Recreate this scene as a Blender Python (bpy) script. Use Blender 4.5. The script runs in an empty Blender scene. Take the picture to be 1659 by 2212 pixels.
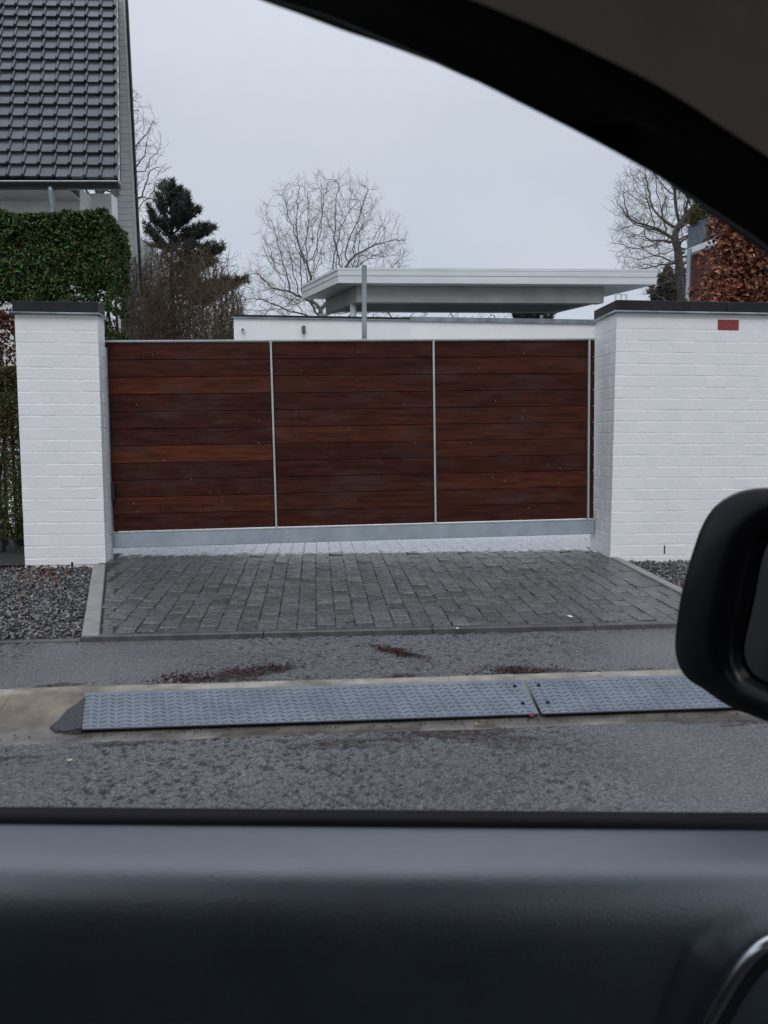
import bpy, math, random
import numpy as np
from math import sin, cos, tan, radians, pi, atan2, sqrt
from mathutils import Vector, Matrix, Euler
from mathutils.kdtree import KDTree

random.seed(7)
rng = np.random.default_rng(7)
scene = bpy.context.scene
COL = scene.collection

# ------------------------------------------------------------------ camera, sky, sun, exposure
PITCH = radians(5.0)
EYE = Vector((0, 0, 1.2))
cam = bpy.data.cameras.new("camera")
camo = bpy.data.objects.new("camera", cam)
COL.objects.link(camo)
camo.location = EYE
camo.rotation_euler = (radians(90) - PITCH, 0, 0)
cam.sensor_fit = 'VERTICAL'
cam.sensor_height = 36
cam.sensor_width = 27
cam.lens = 36 * 1598 / 2212
cam.clip_start = 0.02
cam.clip_end = 2000
cam.dof.use_dof = True
cam.dof.focus_distance = 7.0
cam.dof.aperture_fstop = 13
scene.camera = camo

SUN_EL, SUN_AZ = radians(50), radians(182)     # azimuth clockwise from +Y: behind the camera
world = bpy.data.worlds.new("World")
scene.world = world
world.use_nodes = True
wn = world.node_tree
wn.nodes.clear()
w_out = wn.nodes.new("ShaderNodeOutputWorld")
w_bg = wn.nodes.new("ShaderNodeBackground")
w_bg.inputs[1].default_value = 0.10
w_sky = wn.nodes.new("ShaderNodeTexSky")
w_sky.sky_type = 'NISHITA'
w_sky.sun_disc = False
w_sky.sun_elevation = SUN_EL
w_sky.sun_rotation = SUN_AZ
w_tc = wn.nodes.new("ShaderNodeTexCoord")
w_map = wn.nodes.new("ShaderNodeMapping")
w_map.inputs['Scale'].default_value = (1.0, 1.0, 2.4)
w_map.inputs['Location'].default_value = (0.3, 1.7, 0.2)
w_no = wn.nodes.new("ShaderNodeTexNoise")
w_no.inputs['Scale'].default_value = 1.7
w_no.inputs['Detail'].default_value = 5
w_no.inputs['Roughness'].default_value = 0.5
w_cr = wn.nodes.new("ShaderNodeValToRGB")
w_cr.color_ramp.elements[0].position = 0.3
w_cr.color_ramp.elements[0].color = (5.2, 5.8, 6.75, 1)
w_cr.color_ramp.elements[1].position = 0.72
w_cr.color_ramp.elements[1].color = (6.4, 6.85, 7.6, 1)
w_sep = wn.nodes.new("ShaderNodeSeparateXYZ")
w_mr = wn.nodes.new("ShaderNodeMapRange")       # overcast sky: brighter towards the zenith
w_mr.inputs['From Min'].default_value = 0.40
w_mr.inputs['From Max'].default_value = 1.0
w_mr.inputs['To Min'].default_value = 1.0
w_mr.inputs['To Max'].default_value = 1.75
w_mul = wn.nodes.new("ShaderNodeVectorMath")
w_mul.operation = 'SCALE'
w_mix = wn.nodes.new("ShaderNodeMix")
w_mix.data_type = 'RGBA'
w_mix.inputs[0].default_value = 0.94
L = wn.links.new
L(w_tc.outputs['Generated'], w_map.inputs['Vector'])
L(w_map.outputs[0], w_no.inputs['Vector'])
L(w_no.outputs['Fac'], w_cr.inputs[0])
L(w_tc.outputs['Generated'], w_sep.inputs[0])
L(w_sep.outputs['Z'], w_mr.inputs['Value'])
L(w_cr.outputs[0], w_mul.inputs[0])
L(w_mr.outputs[0], w_mul.inputs['Scale'])
L(w_sky.outputs[0], w_mix.inputs[6])
L(w_mul.outputs[0], w_mix.inputs[7])
L(w_mix.outputs[2], w_bg.inputs[0])
L(w_bg.outputs[0], w_out.inputs[0])

sun = bpy.data.lights.new("sun", 'SUN')
sun.energy = 1.0
sun.angle = radians(35)
sun.color = (1.0, 0.97, 0.93)
suno = bpy.data.objects.new("sun", sun)
COL.objects.link(suno)
sd = Vector((sin(SUN_AZ) * cos(SUN_EL), cos(SUN_AZ) * cos(SUN_EL), sin(SUN_EL)))
suno.rotation_euler = sd.to_track_quat('Z', 'Y').to_euler()
suno.location = sd * 30

scene.view_settings.view_transform = 'Standard'
scene.view_settings.look = 'None'
scene.view_settings.exposure = 0.0
scene.view_settings.gamma = 1.0
scene.view_settings.use_curve_mapping = False
scene.cycles.max_bounces = 8
scene.cycles.use_denoising = True

# ------------------------------------------------------------------ measuring helpers
F, CX, CY = 1598.0, 829.5, 1106.0
def ray(x, y):
    u = (x - CX) / F; v = (CY - y) / F
    return Vector((u, cos(PITCH) + v * sin(PITCH), -sin(PITCH) + v * cos(PITCH)))
def PY(x, y, Y):
    d = ray(x, y); return EYE + d * (Y / d.y)
def PZ(x, y, z):
    d = ray(x, y); return EYE + d * ((z - EYE.z) / d.z)
def PP(x, y, p, n):
    d = ray(x, y); return EYE + d * ((p - EYE).dot(n) / d.dot(n))
YAW = radians(5.3)
ES = Vector((cos(YAW), sin(YAW), 0)); EN = Vector((-sin(YAW), cos(YAW), 0))
def W(s, n, z): return ES * s + EN * n + Vector((0, 0, z))
def SN(p): return p.dot(ES), p.dot(EN), p.z
def PN(x, y, n): return SN(PP(x, y, EN * n, EN))

# ------------------------------------------------------------------ noise (numpy)
_tab = rng.random((256, 256))
def vnoise(x, y):
    xi = np.floor(x).astype(int); yi = np.floor(y).astype(int)
    fx = x - xi; fy = y - yi
    fx = fx * fx * (3 - 2 * fx); fy = fy * fy * (3 - 2 * fy)
    a = _tab[xi % 256, yi % 256]; b = _tab[(xi + 1) % 256, yi % 256]
    c = _tab[xi % 256, (yi + 1) % 256]; d = _tab[(xi + 1) % 256, (yi + 1) % 256]
    return (a * (1 - fx) + b * fx) * (1 - fy) + (c * (1 - fx) + d * fx) * fy
def fbm(x, y, o=4):
    t = 0; a = 0.5; s = 0
    for k in range(o):
        t = t + a * vnoise(x * 2 ** k + 13.7 * k, y * 2 ** k + 7.1 * k); s += a; a *= 0.5
    return t / s

# ------------------------------------------------------------------ object helpers
def world_m(o):
    m = o.matrix_basis.copy()
    p = o.parent
    while p is not None:
        m = p.matrix_basis @ m; p = p.parent
    return m
def tag(o, label=None, cat=None, group=None, kind=None):
    if label: o['label'] = label
    if cat: o['category'] = cat
    if group: o['group'] = group
    if kind: o['kind'] = kind
    return o
def thing(name, loc, rot=(0, 0, 0), label=None, cat=None, group=None, kind=None):
    o = bpy.data.objects.new(name, None)
    o.location = loc; o.rotation_euler = rot; o.empty_display_size = 0.1
    COL.objects.link(o)
    return tag(o, label, cat, group, kind)
def link(name, me, parent=None, M=None):
    o = bpy.data.objects.new(name, me)
    COL.objects.link(o)
    if parent is not None: o.parent = parent
    if M is not None: o.matrix_basis = M
    return o
def mk(name, verts, faces, mat, parent=None, smooth=False, local=False, cols=None):
    """mesh object; verts are in world space unless local=True"""
    me = bpy.data.meshes.new(name)
    verts = np.asarray([tuple(v) for v in verts] if not isinstance(verts, np.ndarray) else verts, dtype=float)
    if parent is not None and not local:
        Mi = np.array(world_m(parent).inverted())
        verts = verts @ Mi[:3, :3].T + Mi[:3, 3]
    if isinstance(faces, np.ndarray):
        k = faces.shape[1]
        me.vertices.add(len(verts)); me.vertices.foreach_set('co', verts.astype(np.float32).ravel())
        me.loops.add(faces.size); me.loops.foreach_set('vertex_index', faces.astype(np.int32).ravel())
        me.polygons.add(len(faces))
        me.polygons.foreach_set('loop_start', np.arange(0, faces.size, k, dtype=np.int32))
        me.update(calc_edges=True)
    else:
        me.from_pydata([tuple(v) for v in verts], [], [tuple(f) for f in faces])
        me.update()
    if smooth:
        me.polygons.foreach_set('use_smooth', [True] * len(me.polygons))
    if cols is not None:
        a = me.color_attributes.new('tint', 'FLOAT_COLOR', 'POINT')
        c = np.ones((len(verts), 4), dtype=np.float32); c[:, :3] = cols
        a.data.foreach_set('color', c.ravel())
    if mat is not None: me.materials.append(mat)
    return link(name, me, parent)

class MB:
    """collects shapes into one mesh"""
    def __init__(s): s.v = []; s.f = []
    def add(s, vs, fs):
        b = len(s.v); s.v += [Vector(v) for v in vs]; s.f += [tuple(i + b for i in f) for f in fs]; return s
    def box(s, c0, c1, M=None, ch=0.0):
        x0, y0, z0 = c0; x1, y1, z1 = c1
        if ch <= 0:
            vs = [(x0,y0,z0),(x1,y0,z0),(x1,y1,z0),(x0,y1,z0),(x0,y0,z1),(x1,y0,z1),(x1,y1,z1),(x0,y1,z1)]
            fs = [(0,3,2,1),(4,5,6,7),(0,1,5,4),(1,2,6,5),(2,3,7,6),(3,0,4,7)]
        else:
            vs, fs = chbox(x0,y0,z0,x1,y1,z1,ch)
        if M is not None: vs = [M @ Vector(v) for v in vs]
        return s.add(vs, fs)
    def tube(s, pts, rad, n=8, cap=True, sq=1.0):
        pts = [Vector(p) for p in pts]
        if not hasattr(rad, '__len__'): rad = [rad] * len(pts)
        b = len(s.v); up = None
        for i, p in enumerate(pts):
            t = (pts[min(i+1, len(pts)-1)] - pts[max(i-1, 0)]).normalized()
            if up is None:
                up = Vector((0,0,1)) if abs(t.z) < 0.9 else Vector((1,0,0))
            a = t.cross(up)
            if a.length < 1e-5: a = t.cross(Vector((0,1,0)))
            a.normalize(); c = a.cross(t).normalized(); up = c
            for k in range(n):
                an = 2*pi*k/n
                s.v.append(p + (a*cos(an) + c*sin(an)*sq) * rad[i])
        for i in range(len(pts)-1):
            for k in range(n):
                k2 = (k+1) % n
                s.f.append((b+i*n+k, b+i*n+k2, b+(i+1)*n+k2, b+(i+1)*n+k))
        if cap:
            s.f.append(tuple(b+k for k in reversed(range(n))))
            e = b+(len(pts)-1)*n
            s.f.append(tuple(e+k for k in range(n)))
        return s
    def prism(s, poly, d):
        """poly: list of 3d points, extruded by vector d"""
        n = len(poly); vs = [Vector(p) for p in poly] + [Vector(p)+Vector(d) for p in poly]
        fs = [tuple(range(n)), tuple(reversed(range(n, 2*n)))] + [(i, (i+1)%n + n if False else i+n, (i+1)%n+n, (i+1)%n) for i in range(n)]
        return s.add(vs, fs)
    def obj(s, name, mat, parent=None, smooth=False, local=False):
        o = mk(name, s.v, s.f, mat, parent, smooth, local)
        return o
def chbox(x0,y0,z0,x1,y1,z1,c):
    vs = []; idx = {}
    X = (x0, x1); Y = (y0, y1); Z = (z0, z1)
    for i in range(2):
        for j in range(2):
            for k in range(2):
                sx = 1 if i == 0 else -1; sy = 1 if j == 0 else -1; sz = 1 if k == 0 else -1
                for a in range(3):
                    p = [X[i], Y[j], Z[k]]
                    if a != 0: p[0] += sx*c
                    if a != 1: p[1] += sy*c
                    if a != 2: p[2] += sz*c
                    idx[(i,j,k,a)] = len(vs); vs.append(tuple(p))
    fs = []
    for i in range(2):
        q = [idx[(i,0,0,0)], idx[(i,1,0,0)], idx[(i,1,1,0)], idx[(i,0,1,0)]]; fs.append(q if i else q[::-1])
        q = [idx[(0,i,0,1)], idx[(1,i,0,1)], idx[(1,i,1,1)], idx[(0,i,1,1)]]; fs.append(q[::-1] if i else q)
        q = [idx[(0,0,i,2)], idx[(1,0,i,2)], idx[(1,1,i,2)], idx[(0,1,i,2)]]; fs.append(q if i else q[::-1])
    for i in range(2):
        for j in range(2):
            q = [idx[(i,j,0,0)], idx[(i,j,1,0)], idx[(i,j,1,1)], idx[(i,j,0,1)]]; fs.append(q if (i+j)%2 else q[::-1])
            q = [idx[(i,0,j,0)], idx[(i,1,j,0)], idx[(i,1,j,2)], idx[(i,0,j,2)]]; fs.append(q[::-1] if (i+j)%2 else q)
            q = [idx[(0,i,j,1)], idx[(1,i,j,1)], idx[(1,i,j,2)], idx[(0,i,j,2)]]; fs.append(q if (i+j)%2 else q[::-1])
            for k in range(2):
                q = [idx[(i,j,k,0)], idx[(i,j,k,1)], idx[(i,j,k,2)]]; fs.append(q[::-1] if (i+j+k)%2 == 0 else q)
    return vs, [tuple(f) for f in fs]
def chmesh(name, sx, sy, sz, c, mat):
    vs, fs = chbox(-sx/2, -sy/2, -sz/2, sx/2, sy/2, sz/2, c)
    me = bpy.data.meshes.new(name); me.from_pydata(vs, [], fs); me.update(); me.materials.append(mat)
    return me

# ------------------------------------------------------------------ materials
def mat(name, col, rough=0.6, metal=0.0, spec=0.5, var=None, scale=20, stretch=(1,1,1), bump=0.0, bscale=80,
        rvar=0.0, tint=False, objcol=False, coat=0.0, rand=0.0, detail=5, thr=(0.35, 0.65), bstretch=None):
    m = bpy.data.materials.new(name); m.use_nodes = True
    t = m.node_tree; b = t.nodes['Principled BSDF']
    b.inputs['Base Color'].default_value = (*col, 1); b.inputs['Roughness'].default_value = rough
    b.inputs['Metallic'].default_value = metal; b.inputs['Specular IOR Level'].default_value = spec
    b.inputs['Coat Weight'].default_value = coat; b.inputs['Coat Roughness'].default_value = 0.15
    N = t.nodes.new; K = t.links.new
    geo = N('ShaderNodeNewGeometry'); src = geo.outputs['Position']
    mp = N('ShaderNodeMapping'); mp.inputs['Scale'].default_value = stretch; K(src, mp.inputs['Vector'])
    colout = None
    if var is not None:
        n = N('ShaderNodeTexNoise'); n.inputs['Scale'].default_value = scale; n.inputs['Detail'].default_value = detail
        n.inputs['Roughness'].default_value = 0.6; K(mp.outputs[0], n.inputs['Vector'])
        r = N('ShaderNodeValToRGB'); r.color_ramp.elements[0].color = (*col, 1); r.color_ramp.elements[1].color = (*var, 1)
        r.color_ramp.elements[0].position = thr[0]; r.color_ramp.elements[1].position = thr[1]
        K(n.outputs['Fac'], r.inputs[0]); colout = r.outputs[0]
        if rvar:
            mr = N('ShaderNodeMapRange'); mr.inputs['To Min'].default_value = rough - rvar; mr.inputs['To Max'].default_value = rough + rvar
            n2 = N('ShaderNodeTexNoise'); n2.inputs['Scale'].default_value = scale * 0.37; n2.inputs['Detail'].default_value = 4
            K(src, n2.inputs['Vector'])
            mr.inputs['From Min'].default_value = 0.35; mr.inputs['From Max'].default_value = 0.65
            K(n2.outputs['Fac'], mr.inputs['Value']); K(mr.outputs[0], b.inputs['Roughness'])
    def mul(c, other):
        x = N('ShaderNodeMix'); x.data_type = 'RGBA'; x.blend_type = 'MULTIPLY'; x.inputs[0].default_value = 1
        if c is None: x.inputs[6].default_value = (*col, 1)
        else: K(c, x.inputs[6])
        K(other, x.inputs[7]); return x.outputs[2]
    if tint:
        a = N('ShaderNodeAttribute'); a.attribute_name = 'tint'; colout = mul(colout, a.outputs['Color'])
    if objcol:
        a = N('ShaderNodeObjectInfo'); colout = mul(colout, a.outputs['Color'])
    if rand:
        a = N('ShaderNodeObjectInfo'); mr = N('ShaderNodeMapRange'); mr.inputs['To Min'].default_value = 1-rand; mr.inputs['To Max'].default_value = 1+rand
        K(a.outputs['Random'], mr.inputs['Value']); cc = N('ShaderNodeCombineColor')
        for i in range(3): K(mr.outputs[0], cc.inputs[i])
        colout = mul(colout, cc.outputs[0])
    if colout is not None: K(colout, b.inputs['Base Color'])
    if bump:
        n = N('ShaderNodeTexNoise'); n.inputs['Scale'].default_value = bscale; n.inputs['Detail'].default_value = 6
        if bstretch:
            mp2 = N('ShaderNodeMapping'); mp2.inputs['Scale'].default_value = bstretch; K(src, mp2.inputs['Vector']); K(mp2.outputs[0], n.inputs['Vector'])
        else: K(mp.outputs[0], n.inputs['Vector'])
        bu = N('ShaderNodeBump'); bu.inputs['Strength'].default_value = min(1, bump); bu.inputs['Distance'].default_value = 0.01 * max(1, bump)
        K(n.outputs['Fac'], bu.inputs['Height']); K(bu.outputs[0], b.inputs['Normal'])
    return m

M_white = mat("white_painted_brick", (0.80, 0.805, 0.81), 0.5, var=(0.85, 0.85, 0.85), scale=5, bump=0.22, bscale=38, rand=0.012)
M_red = mat("bare_red_brick", (0.22, 0.035, 0.03), 0.8, var=(0.30, 0.06, 0.05), scale=60, bump=0.5, bscale=120)
M_capdark = mat("black_coping", (0.009, 0.009, 0.010), 0.55, spec=0.3, var=(0.018, 0.018, 0.02), scale=9, bump=0.15, bscale=60, rvar=0.12)
M_zinc = mat("weathered_zinc", (0.16, 0.19, 0.21), 0.45, metal=0.55, var=(0.30, 0.34, 0.37), scale=5, stretch=(1,1,0.5), bump=0.05, bscale=30)
M_galv = mat("galvanised_rail", (0.36, 0.41, 0.455), 0.42, metal=0.4, var=(0.44, 0.49, 0.54), scale=7, bump=0.06, bscale=60, rvar=0.08)
M_trim = mat("pale_metal_trim", (0.42, 0.44, 0.44), 0.4, metal=0.3, var=(0.52, 0.53, 0.52), scale=12)
M_wood = mat("wet_hardwood", (0.50, 0.50, 0.52), 0.40, spec=0.10, var=(1.55, 1.5, 1.4), scale=4.5, stretch=(0.8, 1.6, 6), bump=0.45, bscale=16, objcol=True, rvar=0.13, detail=10, thr=(0.3, 0.7), bstretch=(1.5, 2, 40))
def weather(m):                        # greyed, leached patches on the boards
    t = m.node_tree; b = t.nodes['Principled BSDF']; src_ = b.inputs['Base Color'].links[0].from_socket
    N = t.nodes.new; K = t.links.new
    g_ = N('ShaderNodeNewGeometry'); mp = N('ShaderNodeMapping'); mp.inputs['Scale'].default_value = (1.0, 1.0, 3.2); K(g_.outputs['Position'], mp.inputs['Vector'])
    n_ = N('ShaderNodeTexNoise'); n_.inputs['Scale'].default_value = 1.9; n_.inputs['Detail'].default_value = 9; n_.inputs['Roughness'].default_value = 0.68; K(mp.outputs[0], n_.inputs['Vector'])
    r_ = N('ShaderNodeMapRange'); r_.inputs['From Min'].default_value = 0.50; r_.inputs['From Max'].default_value = 0.78; r_.inputs['To Max'].default_value = 0.75; K(n_.outputs['Fac'], r_.inputs['Value'])
    x_ = N('ShaderNodeMix'); x_.data_type = 'RGBA'; K(r_.outputs[0], x_.inputs[0]); K(src_, x_.inputs[6]); x_.inputs[7].default_value = (0.062, 0.045, 0.043, 1)
    mp2 = N('ShaderNodeMapping'); mp2.inputs['Scale'].default_value = (1.2, 1.2, 46); K(g_.outputs['Position'], mp2.inputs['Vector'])
    n2 = N('ShaderNodeTexNoise'); n2.inputs['Scale'].default_value = 1.0; n2.inputs['Detail'].default_value = 6; K(mp2.outputs[0], n2.inputs['Vector'])
    r2 = N('ShaderNodeMapRange'); r2.inputs['From Min'].default_value = 0.3; r2.inputs['From Max'].default_value = 0.7; r2.inputs['To Min'].default_value = 0.84; r2.inputs['To Max'].default_value = 1.16; K(n2.outputs['Fac'], r2.inputs['Value'])
    v2 = N('ShaderNodeVectorMath'); v2.operation = 'SCALE'; K(x_.outputs[2], v2.inputs[0]); K(r2.outputs[0], v2.inputs['Scale'])
    K(v2.outputs[0], b.inputs['Base Color'])
weather(M_wood)
M_black = mat("black_plastic", (0.012, 0.012, 0.013), 0.45)
M_paver = mat("wet_stone_paver", (0.038, 0.038, 0.038), 0.22, spec=0.7, var=(0.118, 0.121, 0.122), scale=30, bump=1.2, bscale=46, rand=0.28, rvar=0.13, bstretch=(1, 1, 1), thr=(0.3, 0.72))
def painted_reflection(m):                     # bright reflection under the gate, painted into the setts' colour
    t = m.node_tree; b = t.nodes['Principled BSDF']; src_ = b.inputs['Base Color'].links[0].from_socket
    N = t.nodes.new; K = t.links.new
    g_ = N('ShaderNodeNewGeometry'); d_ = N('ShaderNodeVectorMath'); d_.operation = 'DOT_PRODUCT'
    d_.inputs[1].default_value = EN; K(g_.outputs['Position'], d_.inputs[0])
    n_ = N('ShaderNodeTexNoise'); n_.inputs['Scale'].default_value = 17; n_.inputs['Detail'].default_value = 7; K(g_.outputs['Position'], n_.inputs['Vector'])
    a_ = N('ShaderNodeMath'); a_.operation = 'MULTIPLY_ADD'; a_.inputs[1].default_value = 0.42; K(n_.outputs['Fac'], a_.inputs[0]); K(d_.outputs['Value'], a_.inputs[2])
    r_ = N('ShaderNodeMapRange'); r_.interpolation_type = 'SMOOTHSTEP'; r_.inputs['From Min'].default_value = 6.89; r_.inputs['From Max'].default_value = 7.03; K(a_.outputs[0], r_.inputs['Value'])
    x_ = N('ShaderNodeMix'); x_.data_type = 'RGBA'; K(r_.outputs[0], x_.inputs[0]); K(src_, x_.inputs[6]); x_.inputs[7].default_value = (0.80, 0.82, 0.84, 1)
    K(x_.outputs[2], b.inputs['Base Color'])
painted_reflection(M_paver)
M_joint = mat("sandy_joint", (0.03, 0.028, 0.025), 0.8, bump=0.5, bscale=150)
M_edging = mat("concrete_edging", (0.20, 0.20, 0.195), 0.5, var=(0.27, 0.27, 0.265), scale=11, bump=0.2, bscale=120, rvar=0.1)
M_edgedark = mat("dark_concrete_edging", (0.05, 0.05, 0.049), 0.4, var=(0.095, 0.094, 0.09), scale=9, bump=0.2, bscale=110, rvar=0.12)  # darker concrete tone than the side edging stones
M_kerb = mat("kerb_concrete", (0.115, 0.105, 0.09), 0.5, var=(0.25, 0.235, 0.21), scale=6, bump=0.45, bscale=140, rvar=0.1, tint=True)
M_asph = mat("wet_asphalt", (0.070, 0.072, 0.075), 0.30, spec=0.65, var=(0.148, 0.151, 0.157), scale=110, bump=1.3, bscale=120, tint=True, rvar=0.12, detail=4, thr=(0.38, 0.64))
M_roadfar = mat("road_asphalt", (0.045, 0.046, 0.048), 0.45, var=(0.08, 0.08, 0.083), scale=90, bump=0.6, bscale=120)
M_wedge = mat("cold_patch_asphalt", (0.022, 0.023, 0.027), 0.45, var=(0.05, 0.052, 0.06), scale=90, bump=1.2, bscale=90)
M_plate = mat("steel_checker_plate", (0.130, 0.152, 0.185), 0.40, metal=0.25, var=(0.185, 0.21, 0.25), scale=8, bump=0.1, bscale=70, rvar=0.1)
M_lug = mat("checker_plate_lug", (0.075, 0.09, 0.115), 0.42, metal=0.25, var=(0.13, 0.155, 0.185), scale=20)
M_gravel = mat("slate_gravel", (1, 1, 1), 0.5, tint=True, bump=0.2, bscale=90)
M_earth = mat("garden_earth", (0.03, 0.023, 0.017), 0.9, var=(0.05, 0.04, 0.03), scale=12, bump=0.6, bscale=40)
M_grass = mat("rough_grass", (0.03, 0.045, 0.015), 0.8, var=(0.055, 0.065, 0.025), scale=1.5, bump=0.5, bscale=30)
M_tile = mat("glazed_roof_tile", (0.042, 0.052, 0.062), 0.2, spec=0.9, var=(0.065, 0.078, 0.09), scale=9, rand=0.25, bump=0.12, bscale=14, rvar=0.08)
M_board = mat("grey_white_board", (0.60, 0.63, 0.62), 0.6, var=(0.68, 0.71, 0.70), scale=4, rand=0.04)
M_render = mat("pale_render", (0.50, 0.51, 0.50), 0.8, var=(0.6, 0.61, 0.6), scale=3)
M_soffit = mat("grey_soffit", (0.25, 0.25, 0.24), 0.7, var=(0.32, 0.32, 0.31), scale=3)
M_fascia = mat("white_fascia", (0.62, 0.64, 0.66), 0.5, var=(0.70, 0.72, 0.74), scale=4, stretch=(0.4, 1, 3))
M_bldg = mat("white_building_wall", (0.76, 0.77, 0.77), 0.7, var=(0.82, 0.82, 0.82), scale=3, bump=0.15, bscale=20)
M_bark = mat("dark_wet_bark", (0.045, 0.040, 0.036), 0.8, var=(0.085, 0.075, 0.068), scale=9, bump=0.4, bscale=30)
M_barkp = mat("pale_wet_bark", (0.075, 0.07, 0.068), 0.8, var=(0.12, 0.115, 0.11), scale=9)
M_barkg = mat("grey_bark", (0.05, 0.046, 0.042), 0.85, var=(0.085, 0.08, 0.07), scale=9, bump=0.4, bscale=30)
M_twig = mat("fine_brown_twigs", (0.075, 0.058, 0.047), 0.85, tint=True)
M_leaf = mat("leaf", (1, 1, 1), 0.5, tint=True, spec=0.25)
M_dryleaf = mat("dry_beech_leaf", (1, 1, 1), 0.55, tint=True, spec=0.4, objcol=True)
M_needle = mat("pine_needles", (1, 1, 1), 0.6, tint=True, spec=0.3)
M_planter = mat("blue_grey_planter", (0.07, 0.09, 0.12), 0.55, var=(0.11, 0.135, 0.17), scale=14)
M_redwall = mat("dark_red_brickwork", (0.075, 0.022, 0.02), 0.85, var=(0.13, 0.04, 0.035), scale=24, bump=0.3)
M_dash = mat("grained_car_plastic", (0.018, 0.031, 0.044), 0.45, spec=1.0, var=(0.032, 0.052, 0.074), scale=42, bump=0.12, bscale=700, rvar=0.03, thr=(0.22, 0.5), detail=7)
M_dash.node_tree.nodes["Principled BSDF"].inputs["IOR"].default_value = 1.95
M_seal = mat("rubber_seal", (0.006, 0.006, 0.0065), 0.6, spec=0.2)
M_frame = mat("black_window_frame", (0.0015, 0.0015, 0.0018), 0.8, spec=0.03)
M_head = mat("brown_grey_headliner", (0.68, 0.49, 0.41), 0.95, spec=0.1, var=(0.74, 0.58, 0.50), scale=7, bump=0.2, bscale=600)
M_chrome = mat("chrome_trim", (0.80, 0.81, 0.83), 0.24, metal=1.0)
M_paint = mat("dark_car_paint", (0.012, 0.014, 0.018), 0.25, coat=0.8)
M_mirh = mat("black_mirror_housing", (0.002, 0.002, 0.0028), 0.27, spec=0.26)
M_mirg = mat("mirror_glass", (0.11, 0.105, 0.105), 0.08, metal=1.0)
M_lamp = mat("wall_lamp_grey", (0.10, 0.10, 0.10), 0.5)
M_seat = mat("dark_seat_fabric", (0.02, 0.02, 0.022), 0.9)

# ------------------------------------------------------------------ road frame levels
Z_ROAD, Z_WALK = 0.0, 0.09
N_ROAD, N_KB = 3.045, 3.465          # road edge, back of kerb
N_DRV = SN(PZ(830, 1368, Z_WALK))[1]
N_WALL = 6.285
def z_drive(n):                      # ramp up to the gate, then level yard
    t = min(max((n - N_DRV) / (6.5 - N_DRV), 0), 1)
    return 0.118 + (0.235 - 0.118) * t

# ------------------------------------------------------------------ ground
def sheet(name, s0, s1, n0, n1, z, m, **k):
    return mk(name, [W(s0,n0,z), W(s1,n0,z), W(s1,n1,z), W(s0,n1,z)], [(0,1,2,3)], m, **k)
g = sheet("ground", -300, 300, 6.9, 500, 0.19, M_grass); g['kind'] = 'structure'
g = sheet("ground_near", -300, 300, N_DRV, 6.9, 0.085, M_earth); g['kind'] = 'structure'; g.name = "garden_bed"
g = sheet("road_surface", -300, 300, -6, N_ROAD, -0.012, M_roadfar); g['kind'] = 'structure'
g = sheet("verge", -300, 300, -300, -6, 0.0, M_grass); g['kind'] = 'structure'

def rough_sheet(name, s0, s1, n0, n1, z, ds, dn, amp, rough_mask, m, stain=None):
    ns = int((s1-s0)/ds)+1; nn = int((n1-n0)/dn)+1
    S, Nn = np.meshgrid(np.linspace(s0, s1, ns), np.linspace(n0, n1, nn))
    mk_ = rough_mask(S, Nn)
    ridge = fbm(S*52, Nn*90, 3); fine = vnoise(S*110, Nn*125)
    h = (ridge-0.5)*amp*(0.18+2.1*mk_) + (fine-0.5)*amp*0.5*(0.4+mk_) + (fbm(S*1.2, Nn*1.5, 3)-0.5)*0.012
    Z = z + h - amp*0.35*mk_
    ed = np.clip((n1-Nn)/0.10, 0, 1); Z = z + (Z-z)*(0.25+0.75*ed)
    Z[0, :] = z-0.01; Z[-1, :] = z-0.01; 
    P = np.stack([S*ES.x + Nn*EN.x, S*ES.y + Nn*EN.y, Z], -1).reshape(-1, 3)
    i = np.arange((nn-1)*(ns)).reshape(nn-1, ns)[:, :-1].ravel()
    fa = np.stack([i, i+1, i+ns+1, i+ns], -1)
    low = np.clip((0.44-ridge+0.10*(fbm(S*4, Nn*7, 3)-.4))*11, 0, 1)*np.clip(mk_*1.5, 0, 1)
    base = np.stack([1 + 0*S]*3, -1)
    pale = (0.95 + 0.5*(fbm(S*2.1+5, Nn*2.6, 3)))[..., None]*(0.85+0.3*fine)[..., None]
    base = base*pale
    # pale and rusty grit
    r1 = rng.random(S.shape); base[r1 > 0.994] *= 1.7; base[(r1 > 0.988) & (r1 < 0.994)] *= np.array([1.5, 1.0, 0.9])
    base = base*(1-low[..., None]*np.array([.78, .82, .84]))
    if stain is not None:
        st = np.clip(stain(S, Nn)*(1.0+1.2*(0.55-ridge)*2), 0, 1)[..., None]
        base = base*(1-st) + st*np.array([0.17, 0.075, 0.055])
    o = mk(name, P, fa, m, cols=base.reshape(-1, 3), smooth=True); o['kind'] = 'structure'
    return o
def sstep(a, b, x):
    t = np.clip((x-a)/(b-a), 0, 1); return t*t*(3-2*t)
def mask_road(S, Nn):
    a = fbm(S*1.4+3, Nn*1.8+1, 3)
    edge = sstep(-1.25, -0.75, S)*(1-sstep(0.75, 1.35, S+0.5*(a-0.5)))
    left = (1-sstep(-1.35, -1.0, S))*0.8
    return np.clip(edge*(0.55+1.1*(a-0.3)) + left + 0.08, 0, 1)
rough_sheet("road", -2.1, 2.3, 2.05, N_ROAD+0.004, 0.0, 0.0055, 0.0060, 0.017, mask_road, M_asph,
            stain=lambda S, Nn: sstep(0.56, 0.66, fbm(S*2.3+9, Nn*7+4, 4))*sstep(2.75, 3.0, Nn)*0.8)
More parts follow.
